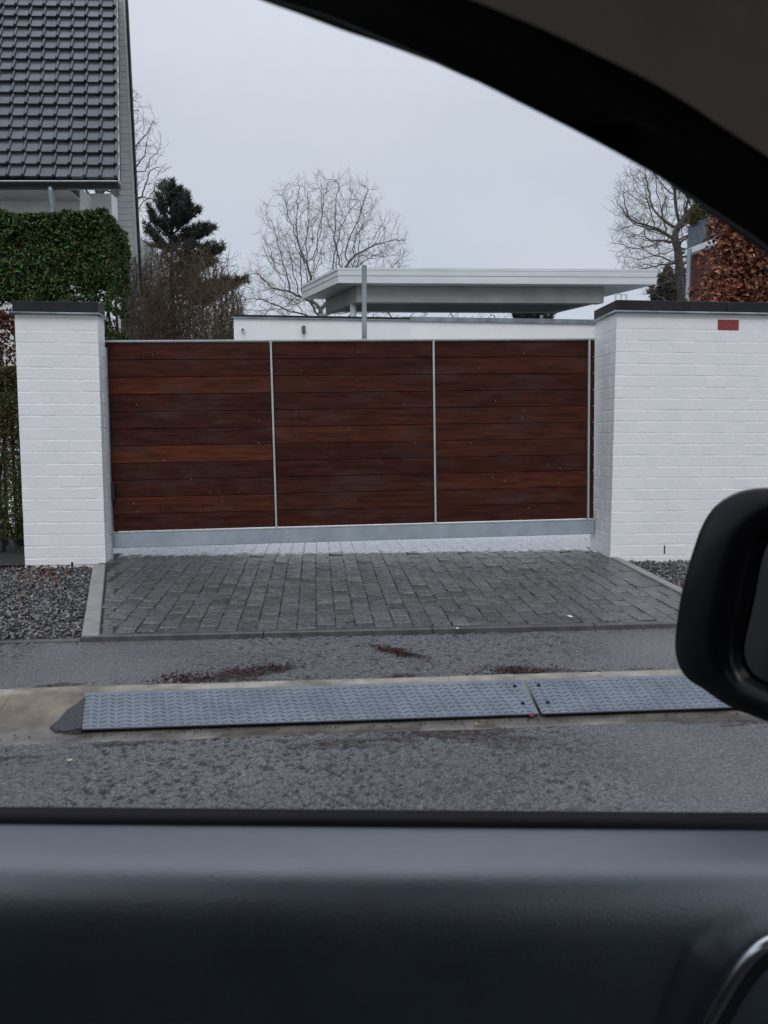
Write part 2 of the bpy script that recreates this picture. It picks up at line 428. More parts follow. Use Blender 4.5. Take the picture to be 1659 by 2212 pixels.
def mask_walk(S, Nn):
    a = fbm(S*1.5+8, Nn*2.2+2, 3)
    mid = sstep(-0.9, -0.3, S)*(1-sstep(1.2, 1.7, S))
    left = (1-sstep(-1.65, -1.45, S))*0.9
    return np.clip(mid*(0.3+1.3*(a-0.25)) + left*sstep(0.4, 0.55, a+0.2), 0, 1)
def stain_walk(S, Nn):
    f = fbm(S*5+1, Nn*11+3, 4)
    d1 = np.exp(-(((S+0.32)/0.22)**2 + ((Nn-3.62-0.25*(S+0.32))/0.10)**2))
    d2 = np.exp(-(((S-0.42+0.9*(Nn-3.95))/0.10)**2 + ((Nn-3.93)/0.13)**2))
    d3 = np.exp(-(((S-1.0)/0.16)**2 + ((Nn-3.54)/0.05)**2))
    d4 = 0.55*np.exp(-((Nn-3.50)/0.04)**2)
    return np.clip(sstep(0.86, 1.02, f*1.0+0.75*np.maximum.reduce([d1, d2, d3])+d4*0.5), 0, 1)
rough_sheet("pavement", -3.4, 3.6, N_KB-0.004, N_DRV+0.03, Z_WALK, 0.0075, 0.0070, 0.015, mask_walk, M_asph, stain=stain_walk)
for s0, s1 in ((-60, -3.4), (3.6, 60)):
    g = sheet("pavement", s0, s1, N_KB-0.004, N_DRV+0.03, Z_WALK-0.004, M_roadfar); g['kind'] = 'structure'

# kerb and gutter: stones of one metre with the profile extruded
kerb = thing("kerb", W(0, 3.2, 0), (0, 0, YAW), kind='structure')
prof = [(3.02, -0.06), (3.022, -0.002), (3.035, 0.003), (3.10, 0.002), (3.16, 0.006), (3.19, 0.014), (3.235, 0.04), (3.29, 0.068), (3.36, 0.086), (3.41, 0.094), (3.45, 0.097), (3.466, 0.092), (3.47, -0.06)]
def kerb_piece(a, b, nseg):
    vs = []; cols = []
    for i in range(nseg+1):
        s = a + (b-a)*i/nseg
        for j, (n, z) in enumerate(prof):
            e = 0.004*(vnoise(np.array(s*9.0), np.array(n*31.0))-0.5) if 0 < j < len(prof)-1 else 0
            vs.append(W(s, n + 0.6*float(e), z+float(e)))
            k = float(fbm(np.array(s*3.0), np.array(n*9.0), 3))
            t = 0.8+0.5*k
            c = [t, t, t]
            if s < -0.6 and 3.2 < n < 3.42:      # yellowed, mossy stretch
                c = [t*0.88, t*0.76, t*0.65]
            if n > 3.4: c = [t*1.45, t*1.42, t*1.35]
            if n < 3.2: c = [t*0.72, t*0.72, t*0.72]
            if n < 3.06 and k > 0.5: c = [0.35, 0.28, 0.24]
            cols.append(c)
    m = len(prof); fs = []
    for i in range(nseg):
        for j in range(m-1):
            fs.append((i*m+j, (i+1)*m+j, (i+1)*m+j+1, i*m+j+1))
    fs.append(tuple(range(m))); fs.append(tuple(reversed(range(nseg*m, nseg*m+m))))
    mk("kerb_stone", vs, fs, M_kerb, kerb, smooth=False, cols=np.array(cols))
for a in range(-6, 6):
    kerb_piece(a*1.0-0.37+0.0008, a*1.0+0.63-0.0008, 40 if -3 < a < 4 else 4)
for a, b in ((-60, -6.37), (5.63, 60)):
    kerb_piece(a, b, 2)

# ------------------------------------------------------------------ driveway of stone setts
drive = thing("driveway", W(0.4, 5.3, 0.1), (0, 0, YAW), kind='structure')
SL0, SL1 = -1.245, -1.70    # left border at the front and at the gate
def s_left(n): return SL0 + (SL1-SL0)*(n-N_DRV)/(6.13-N_DRV)
mk("joint_bed", [W(s_left(N_DRV)-0.05, N_DRV+0.03, 0.1105), W(2.66, N_DRV+0.03, 0.1105), W(2.66, 6.5, 0.2275), W(-1.83, 6.5, 0.2275),
                 W(-1.83, 6.13, 0.208)], [(0,1,2,3,4)], M_joint, drive)
PW, PL = 0.118, 0.158
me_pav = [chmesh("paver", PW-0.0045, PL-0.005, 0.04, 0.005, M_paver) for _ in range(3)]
for q, me in enumerate(me_pav):   # uneven, split faces
    for v in me.vertices:
        v.co.x += random.uniform(-0.0022, 0.0022); v.co.y += random.uniform(-0.003, 0.003)
        if v.co.z > 0: v.co.z += random.uniform(-0.0035, 0.0035)
pts = []
ncol = int((2.6+1.83)/PW)+1
for c in range(ncol):
    s = 2.595 - PW*(c+0.5)
    off = (c % 2)*PL*0.5 + random.uniform(-0.03, 0.03)
    n = N_DRV+0.035+PL/2 + off - PL*(1 if off > 0.02 else 0)
    while n < 6.62:
        pts.append((s, n)); n += PL
tilt = math.atan((0.235-0.118)/(6.5-N_DRV))
parts, rest = [], []
for s, n in pts:
    if s - PW/2 < s_left(n): continue
    if n < 6.45 or s > -1.8: parts.append((s, n))
parts.sort(key=lambda p: p[1])
rest = parts[300:]; parts = parts[:300]
invd = world_m(drive).inverted()
def paver_m(s, n):
    lift = random.uniform(-0.002, 0.003)
    Mx = Matrix.Translation(W(s, n, z_drive(n)-0.02+lift)) @ Euler((tilt+random.uniform(-.018,.018), random.uniform(-.016,.016), YAW+random.uniform(-.014,.014))).to_matrix().to_4x4()
    return Mx
front_cut = N_DRV+0.035
for s, n in parts:
    me = random.choice(me_pav)
    Mx = paver_m(s, n)
    if n - PL/2 < front_cut - 0.001:                 # cut stones at the front row
        ln = n+PL/2-front_cut
        if ln < 0.03: continue
        sc = ln/PL
        Mx = paver_m(s, front_cut+ln/2) @ Matrix.Diagonal((1, sc, 1, 1))
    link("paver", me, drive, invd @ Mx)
mb = MB()
def add_me(mb, me, Mx):
    mb.add([Mx @ v.co for v in me.vertices], [tuple(p.vertices) for p in me.polygons])
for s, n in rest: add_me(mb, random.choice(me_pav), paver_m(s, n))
# yard behind the gate, the same setts
for c in range(52):
    s = 3.9 - PW*(c+0.5)
    n = 6.66+PL/2 - (c % 2)*PL/2 + (PL if (c % 2) else 0)*0.5
    while n < 8.4:
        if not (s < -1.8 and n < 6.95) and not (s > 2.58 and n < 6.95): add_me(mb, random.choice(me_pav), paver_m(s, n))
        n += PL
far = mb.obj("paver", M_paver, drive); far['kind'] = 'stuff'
g = sheet("yard", -6, 9, 6.4, 8.4, 0.213, M_joint); g['kind'] = 'structure'
g = sheet("yard", -6, 9, 8.4, 19, 0.232, M_paver); g['kind'] = 'structure'
# narrow cut setts along the left border
n = N_DRV+0.04
while n < 6.0:
    ln = random.uniform(0.12, 0.22)
    sl = s_left(n+ln/2)+0.028
    me = random.choice(me_pav)
    ang = atan2((SL1-SL0), (6.13-N_DRV))
    Mx = Matrix.Translation(W(sl+0.012, n+ln/2, z_drive(n)-0.02)) @ Euler((tilt, 0, YAW-ang)).to_matrix().to_4x4() @ Matrix.Diagonal((0.52, (ln-0.006)/PL, 1, 1))
    link("paver", me, drive, invd @ Mx); n += ln
# edging stones
def edging(a, b, wv, z0, z1, m, name="edging_stone", h=0.2):
    d = (b-a).normalized(); ln = (b-a).length
    off = Vector(wv)
    vs = [a, b, b+off, a+off]
    dn = Vector((0, 0, -h))
    c = 0.006
    inn = [a+d*c+off.normalized()*c, b-d*c+off.normalized()*c, b-d*c+off-off.normalized()*c, a+d*c+off-off.normalized()*c]
    V = [p+Vector((0,0,-c)) for p in vs] + inn + [p+dn for p in vs]
    Fc = [(4,5,6,7)] + [(i, (i+1)%4, 4+(i+1)%4, 4+i) for i in range(4)] + [(8+i, 8+(i+1)%4, (i+1)%4, i) for i in range(4)]
    return mk(name, V, Fc, m, drive)
ns = [N_DRV-0.03, 4.78, 5.62, 6.27]
for i in range(3):
    a, b = ns[i]+0.002, ns[i+1]-0.002
    edging(W(s_left(a)-0.105, a, z_drive(a)+0.012), W(s_left(b)-0.105, b, z_drive(b)+0.012), ES*0.10, 0, 0, M_edging)
ns = [N_DRV-0.03, 5.05, 6.03, 6.30]
for i in range(3):
    a, b = ns[i]+0.002, ns[i+1]-0.002
    edging(W(2.60, a, z_drive(a)+0.010), W(2.60, b, z_drive(b)+0.010), ES*(0.075 if i < 3 else .07), 0, 0, M_edging)
ss = [-1.345, -0.31, 0.69, 1.69, 2.70, 3.7, 4.7]
for i in range(6):
    a, b = ss[i]+0.0025, ss[i+1]-0.0025
    edging(W(a, N_DRV-0.035, 0.122), W(b, N_DRV-0.035, 0.122), EN*0.065, 0, 0, M_edgedark)
for a, b in ((-3.4, -2.36), (-2.355, -1.35)):
    edging(W(a, N_DRV-0.03, 0.100), W(b, N_DRV-0.03, 0.100), EN*0.05, 0, 0, M_edgedark)

# ------------------------------------------------------------------ checker plates
def plate(s0, s1, label, seed):
    r = random.Random(seed)
    n0, n1, z0, z1 = 3.105, 3.375, 0.028, 0.094
    t = thing("checker_plate", W((s0+s1)/2, 3.25, 0.06), (0, 0, YAW), label=label, cat="ramp plate", group="steel plates laid over the gutter")
    d = EN*(n1-n0)+Vector((0,0,z1-z0)); D = d.normalized(); Nn = ES.cross(D).normalized()
    o = W(s0, n0, z0); sk_ = -0.065 if s0 < 0 else 0.0
    mb = MB().prism([o, o+ES*(s1-s0), o+ES*(s1-s0)+d, o+d+ES*sk_], -Nn*0.006)
    mb.obj("plate_sheet", M_plate, t)
    # black strip standing in for the shadow line under the front edge
    MB().prism([o-Nn*0.0065, o+ES*(s1-s0)-Nn*0.0065, o+ES*(s1-s0)-Nn*0.0065-Vector((0,0,0.008))+D*0.004, o-Nn*0.0065-Vector((0,0,0.008))+D*0.004], D*0.004).obj("shadow_strip", M_seal, t)
    mb = MB(); w = s1-s0; dl = d.length
    pu, pv = 0.0360, 0.0290
    j = 0; v = 0.014
    while v < dl-0.01:
        i = 0; u = 0.014+sk_*v/dl
        while u < w-0.012:
            sg = 1 if i % 2 == 0 else -1
            an = sg*radians(28)
            cu, cv = u, v + (0.0 if i % 2 == 0 else 0.0)
            ax = ES*cos(an)+D*sin(an); ay = -ES*sin(an)+D*cos(an)
            c = o+ES*cu+D*cv
            l, b, h = 0.0185, 0.0040, 0.0034
            mb.add([c-ax*l-Nn*.001, c-ay*b-Nn*.001, c+ax*l-Nn*.001, c+ay*b-Nn*.001, c-ax*l*0.55+Nn*h, c+ax*l*0.55+Nn*h],
                   [(0,1,5,4), (1,2,5), (2,3,4,5), (3,0,4)])
            u += pu; i += 1
        v += pv; j += 1
    lg = mb.obj("tread_lug", M_lug, t); lg['kind'] = 'stuff'
    # two bolts near the ends
    for s in (s0+0.05, s1-0.05) if s0 > 0.5 else (s1-0.05,):
        for q in (0.28, 0.8):
            p = o+ES*(s-s0)+d*q
            MB().tube([p-Nn*0.002, p+Nn*0.005], 0.009, 8).obj("bolt", M_seal, t)
    return t
plate(-0.98, 0.975, "longer blue-grey steel checker plate ending at the dark asphalt wedge", 1)
plate(0.99, 3.0, "steel checker plate reaching under the car mirror, bolted at the joint", 2)
# dark asphalt wedge at the plate's left end
P = [W(-1.135, 3.175, 0.010), W(-1.100, 3.135, 0.008), W(-1.040, 3.118, 0.012), W(-0.984, 3.108, 0.026), W(-1.032, 3.33, 0.084), W(-1.060, 3.27, 0.068), W(-1.085, 3.25, 0.055), W(-1.105, 3.20, 0.03)]
top = [p+Vector((0,0,0.006)) for p in P]; cen = W(-1.10, 3.2, 0.068)
nP = len(P); vs = [p-Vector((0,0,0.03)) for p in P]+top+[W(-1.035, 3.2, 0.052)]
wd = mk("asphalt_wedge", vs, [(i,(i+1)%nP,nP+(i+1)%nP,nP+i) for i in range(nP)]+[(nP+i,nP+(i+1)%nP,2*nP) for i in range(nP)], M_wedge)
tag(wd, "dark asphalt wedge packed against the free end of the plate ramp", "asphalt patch")

# ------------------------------------------------------------------ gravel beds
_oct = np.array([(1,0,0),(-1,0,0),(0,1,0),(0,-1,0),(0,0,1),(0,0,-1)], float)
_of = np.array([(0,2,4),(2,1,4),(1,3,4),(3,0,4),(2,0,5),(1,2,5),(3,1,5),(0,3,5)])
def rot_mats(n):
    q = rng.normal(size=(n, 4)); q /= np.linalg.norm(q, axis=1)[:, None]
    w, x, y, z = q.T
    return np.stack([np.stack([1-2*(y*y+z*z), 2*(x*y-z*w), 2*(x*z+y*w)], -1),
                     np.stack([2*(x*y+z*w), 1-2*(x*x+z*z), 2*(y*z-x*w)], -1),
                     np.stack([2*(x*z-y*w), 2*(y*z+x*w), 1-2*(x*x+y*y)], -1)], 1)
def gravel(name, label, s0, s1, n0, n1, count, inside, zf):
    S = rng.uniform(s0, s1, count); Nn = rng.uniform(n0, n1, count)
    ok = inside(S, Nn); S, Nn = S[ok], Nn[ok]; n = len(S)
    Z = zf(Nn) + rng.uniform(0, 0.022, n)
    C = np.stack([S*ES.x+Nn*EN.x, S*ES.y+Nn*EN.y, Z], -1)
    sc = rng.uniform(0.006, 0.019, (n, 1))*np.stack([np.ones(n), rng.uniform(.5, 1, n), rng.uniform(.3, .7, n)], -1)
    R = rot_mats(n)
    V = C[:, None, :] + np.einsum('nij,nkj->nki', R, (_oct[None]*sc[:, None, :])*(1+0.35*rng.normal(size=(n, 6, 1))))
    fa = (_of[None] + 6*np.arange(n)[:, None, None]).reshape(-1, 3)
    pal = np.array([(0.05,0.05,0.055),(0.09,0.09,0.095),(0.13,0.13,0.13),(0.035,0.035,0.04),(0.09,0.082,0.075),(0.16,0.155,0.15),(0.08,0.058,0.052)])
    c = pal[rng.choice(7, n, p=[.22,.27,.16,.14,.1,.07,.04])]*rng.uniform(1.2, 2.1, (n, 1))
    o = mk(name, V.reshape(-1, 3), fa, M_gravel, cols=np.repeat(c, 6, 0))
    tag(o, label, "gravel", kind='stuff')
    return o
zg = lambda n: 0.085 + (0.18-0.085)*np.clip((n-N_DRV)/(6.4-N_DRV), 0, 1)
for s0, s1 in ((-6, -1.3), (2.6, 7)):
    mk("garden_bed", [W(s0, N_DRV, .08), W(s1, N_DRV, .08), W(s1, 6.5, .18), W(s0, 6.5, .18)] if s0 > 0 else
       [W(s0, N_DRV, .08), W(-1.36, N_DRV, .08), W(-1.83, 6.2, .172), W(-1.9, 6.9, .2), W(s0, 6.9, .2)],
       [(0,1,2,3)] if s0 > 0 else [(0,1,2,3,4)], M_earth)['kind'] = 'structure'
gravel("gravel", "dark slate gravel bed left of the driveway in front of the pillar", -3.9, -1.3, N_DRV+.03, 6.9, 17000,
       lambda S, Nn: (S < SL0+(SL1-SL0)*(Nn-N_DRV)/(6.13-N_DRV)-0.115) & ~((Nn > 6.38) & (S > -2.44)) & ((Nn < 6.5) | (rng.random(len(S)) < .4)), zg)
gravel("gravel", "dark slate gravel bed between white wall and pavement", 2.69, 4.6, N_DRV+.04, N_WALL, 8500, lambda S, Nn: S > 2.69, zg)

# ------------------------------------------------------------------ painted brick wall and pillar
BW, BH, BG = 0.192, 0.0875, 0.0115     # brick length, height, joint
CO = BH+BG
me_str = [chmesh("brick", BW, 0.09, BH, 0.0025, M_white) for _ in range(3)]
me_hdr = [chmesh("brick", 0.09, 0.09, BH, 0.004, M_white) for _ in range(2)]
for me in me_str+me_hdr:
    for v in me.vertices:
        v.co.x += random.uniform(-.0012, .0012); v.co.z += random.uniform(-.0016, .0016); v.co.y += random.uniform(-.001, .001)
def brick_block(t, s0, s1, n0, n1, z0, courses, faces, redat=None):
    """t: parent empty; bricks stand on the faces of a mortar core"""
    inv = world_m(t).inverted()
    r = 0.0012
    MB().box((0,0,0), (1,1,1), Matrix(((s1-s0-2*r, 0, 0, s0+r), (0, n1-n0-2*r, 0, n0+r), (0, 0, courses*CO, z0), (0,0,0,1)))).add([], [])
    b = MB().box((s0+r, n0+r, z0-0.1), (s1-r, n1-r, z0+courses*CO-0.004))
    b.v = [W(v.x, v.y, v.z) for v in b.v]
    b.obj("mortar_core", M_white, t)
    for c in range(courses):
        zc = z0 + c*CO + BH/2 + BG*0.5
        # front face
        if 'f' in faces:
            s = s0 + (0 if c % 2 == 0 else -(BW+BG)/2)
            while s < s1-0.01:
                a, bb = max(s, s0), min(s+BW, s1)
                if bb-a > 0.03:
                    me = random.choice(me_str); sc = (bb-a)/BW
                    pr = random.uniform(-0.0009, 0.0008)
                    if redat and redat[0] == c and a <= redat[1] < bb: pr = 0.0035
                    Mx = Matrix.Translation(W((a+bb)/2, n0+0.045-pr, zc)) @ Euler((random.uniform(-.008,.008), random.uniform(-.006,.006), YAW+random.uniform(-.006,.006))).to_matrix().to_4x4() @ Matrix.Diagonal((sc,1,1,1))
                    o = link("brick", me, t, inv @ Mx)
                    if redat and redat[0] == c and a <= redat[1] < bb:
                        t['red'] = 1
                        m2 = me.copy(); m2.materials[0] = M_red; o.data = m2
                        o['label'] = "bare dark red brick left unpainted"
                s += BW+BG
        for side in ('l', 'r'):
            if side not in faces: continue
            sx = s0+0.045 if side == 'l' else s1-0.045
            n = n0 + (0.0 if c % 2 else -(BW+BG)/2)
            first = True
            while n < n1-0.01:
                a, bb = max(n, n0+0.0915 if True else n0), min(n+BW, n1)
                if bb-a > 0.03:
                    me = random.choice(me_str); sc = (bb-a)/BW
                    pr = random.uniform(-0.001, 0.0015)*(1 if side == 'r' else -1)
                    Mx = Matrix.Translation(W(sx+pr, (a+bb)/2, zc)) @ Euler((random.uniform(-.006,.006), random.uniform(-.006,.006), YAW+pi/2+random.uniform(-.006,.006))).to_matrix().to_4x4() @ Matrix.Diagonal((sc,1,1,1))
                    link("brick", me, t, inv @ Mx)
                n += BW+BG
def coping(t, s0, s1, n0, n1, zb, joints):
    edges = [s0]+joints+[s1]
    for i in range(len(edges)-1):
        a, b = edges[i]+.0015, edges[i+1]-.0015
        vs, fs = chbox(a, n0, zb+0.022, b, n1, zb+0.108, 0.004)
        mk("coping_slab", [W(*v) for v in vs], fs, M_capdark, t)
    r = 0.014
    ps = [W(s0-0.006, n1, zb+0.006), W(s0-0.012, n0-0.012, zb+0.006), W(s1+0.012, n0-0.012, zb+0.006), W(s1+0.012, n1, zb+0.006)]
    MB().tube(ps, r, 8).obj("zinc_drip_edge", M_zinc, t, smooth=True)
pil = thing("gate_pillar", W(-2.12, 6.65, 0.17), (0, 0, YAW), label="white painted brick pillar left of the gate with black coping", cat="pillar")
PT = 0.172 + 21.5*CO
brick_block(pil, -2.435, -1.777, 6.405, 6.60, 0.172, 21, 'frl')
zt = 0.172+21*CO
b = MB().box((-2.433, 6.408, zt-0.004), (-1.779, 6.598, zt+0.03)); b.v = [W(*v) for v in b.v]; b.obj("mortar_bed", M_white, pil)
coping(pil, -2.445, -1.770, 6.39, 6.612, zt+0.03, [])
def weep(t, s, n, z0, z1, w=0.012):
    b = MB().box((s, n-0.0032, z0), (s+w, n+0.004, z1)); b.v = [W(*v) for v in b.v]; b.obj("weep_hole", M_seal, t)
weep(pil, -2.06, 6.405, 0.165, 0.235, 0.016)
wall = thing("garden_wall", W(3.8, 6.5, 0.17), (0, 0, YAW), label="long white painted brick wall right of the gate with one bare red brick", cat="wall")
rs, _, rz = PN(1587, 704, N_WALL)
brick_block(wall, 2.597, 5.0, N_WALL, 6.78, 0.138, 22, 'fl', redat=(int((rz-0.138)/CO), rs))
b = MB().box((2.6, N_WALL+.003, 0.138+22*CO-0.004), (5.0, 6.777, 0.172+22*CO+.004)); b.v = [W(*v) for v in b.v]; b.obj('mortar_bed', M_white, wall)
b = MB().box((5.0, N_WALL, 0.1), (9.0, 6.78, 0.172+22*CO)); b.v = [W(*v) for v in b.v]; b.obj("mortar_core", M_white, wall)
coping(wall, 2.585, 9.0, N_WALL-0.012, 6.79, 0.172+22*CO+0.004, [3.58, 4.6, 5.6, 6.6, 7.6])
ws, _, wz = PN(1434, 1188, N_WALL)
weep(wall, ws, N_WALL, wz-0.035, wz+0.04, 0.010)

# ------------------------------------------------------------------ sliding gate
TL = math.atan2(0.079, 4.40)
GN = 6.655
gs0, gs1 = -1.785, 2.588
gate = thing("sliding_gate", W(gs0, GN, 0.317), (0, -TL, YAW), label="dark red hardwood sliding gate with horizontal planks in steel frame", cat="gate")
GM = world_m(gate)
def gx(x, y):                      # pixel -> gate local (x, z)
    p = GM.inverted() @ PP(x, y, W(0, GN, 0), EN); return p.x, p.z
GW = gs1-gs0; GH = gx(760, 733)[1]
BAR = 0.128
def gbox(name, x0, x1, y0, y1, z0, z1, m, ch=0.0, parent=gate):
    b = MB().box((x0,y0,z0), (x1,y1,z1), ch=ch)
    return mk(name, b.v, b.f, m, parent, local=True)
gbox("bottom_rail", 0, GW, -0.012, 0.075, 0, BAR, M_galv, 0.004)
gbox("rail_lip", 0, GW, -0.014, 0.01, BAR+0.001, BAR+0.011, M_trim, 0.001)
gbox("top_rail", 0, GW, -0.012, 0.05, GH-0.014, GH, M_trim, 0.002)
divs = [gx(591, 940)[0], gx(938.5, 930)[0], gx(1271.5, 930)[0]]
gbox("stile", 0, 0.018, -0.012, 0.05, BAR+0.0115, GH-0.0145, M_trim, 0.002)
for d in divs: gbox("stile", d-0.0085, d+0.0085, -0.012, 0.05, BAR+0.0115, GH-0.0145, M_trim, 0.002)
gbox("back_panel", 0.02, GW-0.01, 0.03, 0.036, BAR+0.02, GH-0.02, M_black)
tones = {0: [2, 1.7, 4.2, .7, .45, .5, 5.2, .6, .8, 3.0, 1.1], 1: [.7, .8, 1.6, .6, 1.5, 3.1, .6, .5, 1.5, 1.9, 1.0], 2: [.6, 2.1, .8, .9, 2.5, 1.9, 1.6, .6, 3.0, 2.1, .9], 3: [.3]*11}
xs = [0.018]+divs+[GW]
zb, ztp = BAR+0.0145, GH-0.018
ph = (ztp-zb)/11
for p in range(4):
    x0 = xs[p]+(0.010 if p else 0)+0.004; x1 = xs[p+1]-(0.010 if p < 3 else 0)-0.004
    for k in range(11):
        z1 = ztp-k*ph; z0 = z1-ph+0.0035
        yo = random.uniform(-0.0015, 0.0015)
        o = gbox("plank", x0, x1, 0.004+yo, 0.026+yo, z0+random.uniform(-.0008,.0008), z1, M_wood, 0.003)
        q = min(tones[p][k]/5.0, 1)
        c0, c1 = Vector((0.037, 0.0095, 0.0072)), Vector((0.098, 0.026, 0.0105))
        c = c0.lerp(c1, q*0.9)*random.uniform(.93, 1.07)
        o.color = (*c, 1)
mb = MB()  # falling sleet streaks, added as raised pale flecks on the boards
for k in range(46):
    x_ = random.uniform(0.1, GW-0.15); z_ = random.uniform(BAR+0.05, GH-0.05); l_ = random.uniform(0.006, 0.018)
    if min(abs(x_-d) for d in divs) < 0.02: continue
    mb.box((x_, 0.0005, z_), (x_+0.0028, 0.0035, z_+l_))
dr = mk("sleet_flecks", mb.v, mb.f, mat("pale_sleet", (0.34, 0.33, 0.32), 0.5), gate, local=True); dr['kind'] = 'stuff'
# black catch box on the leading edge
lx, lz = gx(234, 1061)
gbox("catch_box", 0.006, 0.056, -0.06, -0.0125, lz-0.075, lz+0.075, M_black, 0.005)
cp = thing("catch_post", W(-1.770, 6.605, 0.2), (0, 0, YAW), label="slim galvanised catch post fixed between pillar and gate edge", cat="post")
MB().box((-0.004, -0.012, 0.0), (0.004, 0.02, 1.85)).obj("post_strip", M_galv, cp, local=True)
for z in (0.25, 0.95, 1.45, 1.6): MB().box((-0.004, -0.028, z), (0.007, -0.0125, z+0.05)).obj("bracket", M_trim, cp, local=True)

# ------------------------------------------------------------------ white annexe behind the gate
def wbox(name, a, b, m, parent=None, ch=0.0):
    q = MB().box(a, b, ch=ch); return mk(name, [W(*v) for v in q.v], q.f, m, parent)
ann = thing("white_annexe", W(1, 11.3, 0.2), (0, 0, YAW), label="low white flat building with dark roof edge behind the gate", cat="building")
a0 = PN(505, 700, 11.1)[0]; a1 = PN(887, 700, 11.1)[0]
zt1 = PN(700, 691, 11.1)[2]; zt1b = PN(700, 683, 11.1)[2]
wbox("front_wall", (a0, 11.1, 0.1), (a1, 14.5, zt1), M_bldg, ann)
wbox("wall_trim", (a0-0.01, 11.07, zt1+0.002), (a1+0.02, 11.2, zt1+0.02), M_zinc, ann)
wbox("roof_edge", (a0+0.01, 11.085, zt1+0.022), (a1-0.005, 14.5, zt1b), M_capdark, ann)
b1 = PN(1300, 700, 12.3)[0]+1.2
zt2 = PN(1100, 698, 12.3)[2]; zt2b = PN(1100, 688, 12.3)[2]
wbox("recessed_wall", (a1-0.4, 12.3, 0.1), (b1, 15.5, zt2), M_bldg, ann)
wbox("roof_edge", (a1+0.01, 12.27, zt2+0.002), (b1, 15.5, zt2b), M_zinc, ann)
ls, _, lz_ = PN(656, 712, 11.1)
lamp = thing("wall_lamp", W(ls, 11.08, lz_), (0, 0, YAW), label="small grey wall lamp on the white building above the gate", cat="lamp")
MB().box((-0.028, -0.06, -0.045), (0.028, 0.0, 0.045), ch=0.006).obj("lamp_body", M_lamp, lamp, local=True)
MB().box((-0.018, -0.012, -0.06), (0.018, 0.018, -0.0455)).obj("lamp_bracket", M_lamp, lamp, local=True)
ls, _, lz_ = PN(525, 713, 11.1)
cam2 = thing("wall_sensor", W(ls, 11.08, lz_), (0, 0, YAW), label="small pale round sensor near the white building's corner", cat="sensor")
MB().tube([(0, 0.015, 0), (0, -0.03, 0)], 0.028, 10).obj("sensor_body", M_fascia, cam2, local=True)
MB().tube([(0, -0.031, 0), (0, -0.04, -0.004)], 0.016, 10).obj("sensor_lens", M_lamp, cam2, local=True)
# zinc post
p0 = PY(787, 731, 10.3); pt = PY(785, 573, 10.3)
post = thing("zinc_post", (p0.x, 10.3, 0.22), (0, 0, YAW), label="tall zinc-grey metal post rising in front of the flat canopy", cat="post")
h = pt.z-0.22; w = 0.036
MB().box((-w, -w, 0), (w, w, h*0.72), ch=0.008).obj("post_tube", M_zinc, post, local=True)
MB().box((-w*.9, -w*.9, h*0.72), (w*.9, w*.9, h), ch=0.008).obj("post_tube", M_zinc, post, local=True)
MB().box((w, -0.012, 1.83), (w+0.02, 0.012, 1.86)).obj("bolt", M_zinc, post, local=True)

# ------------------------------------------------------------------ flat canopy
can = thing("flat_canopy", (2, 13.6, 0.2), (0, 0, YAW), label="flat white canopy roof on round columns behind the annexe", cat="canopy")
A = PY(730, 611, 13.0); B = PY(1418, 613, 13.12); zc0 = A.z; zc1 = PY(730, 578, 13.0).z
Dp = PP(652, 646.5, Vector((0,0,zc0)), Vector((0,0,1)))
Cp = B + (Dp-A)*0.93
def flat(p, z): return Vector((p.x, p.y, z))
poly = [A, B, Cp, Dp]
MB().prism([flat(p, zc0) for p in poly], (0, 0, zc1-zc0-0.045)).obj("fascia", M_fascia, can)
cen = sum((flat(p, 0) for p in poly), Vector())/4
big = [cen + (flat(p, 0)-cen)*1.006 for p in poly]
MB().prism([flat(p, zc1-0.043) for p in big], (0, 0, 0.043)).obj("roof_edging", M_fascia, can)
mid = [cen + (flat(p, 0)-cen)*1.002 for p in poly]
MB().prism([flat(p, zc0+0.115) for p in mid], (0, 0, 0.012)).obj("groove_strip", M_soffit, can)
# beam box set back under the slab
ux = (B-A); ux.z = 0; ux.normalize(); uy = (Dp-A); uy.z = 0; ly = uy.length; uy.normalize()
lx_ = (flat(B,0)-flat(A,0)).length
zb0 = zc0-0.285
def cpt(a, b, z): return flat(A, 0)+ux*a+uy*b+Vector((0, 0, z))
def cprism(name, a0, a1, b0, b1, z0, z1, m):
    MB().prism([cpt(a0, b0, z0), cpt(a1, b0, z0), cpt(a1, b1, z0), cpt(a0, b1, z0)], (0, 0, z1-z0)).obj(name, m, can)
cprism("beam", 0.42, lx_-0.75, 0.22, 0.38, zb0, zc0-0.002, M_soffit)
cprism("beam", 0.42, 0.58, 0.382, ly*0.95, zb0, zc0-0.002, M_soffit)
cprism("beam", lx_-0.9, lx_-0.75, 0.382, ly*0.95, zb0+0.02, zc0-0.002, M_soffit)
cprism("beam", 0.582, lx_-0.902, ly*0.86, ly*0.95, zb0+0.03, zc0-0.002, M_soffit)
for x, y, Y in ((763, 660, 13.45), (696, 675, 14.5), (1170, 676, 14.6)):
    p = PY(x, y, Y)
    MB().tube([(p.x, p.y, 0.2), (p.x, p.y, zb0+0.02)], 0.058 if x < 1000 else 0.03, 14, ).obj("column", M_fascia, can, smooth=True)
rl = thing("roof_railing", PY(1342, 650, 12.9), (0, 0, YAW), label="small white railing end beside the canopy's right edge", cat="railing")
for dx in (-0.10, 0.0, 0.09): MB().box((dx-0.012, -0.012, -2.5), (dx+0.012, 0.012, 0.10)).obj("baluster", M_fascia, rl, local=True)
MB().box((-0.115, -0.014, 0.102), (0.105, 0.014, 0.118)).obj("handrail", M_fascia, rl, local=True)

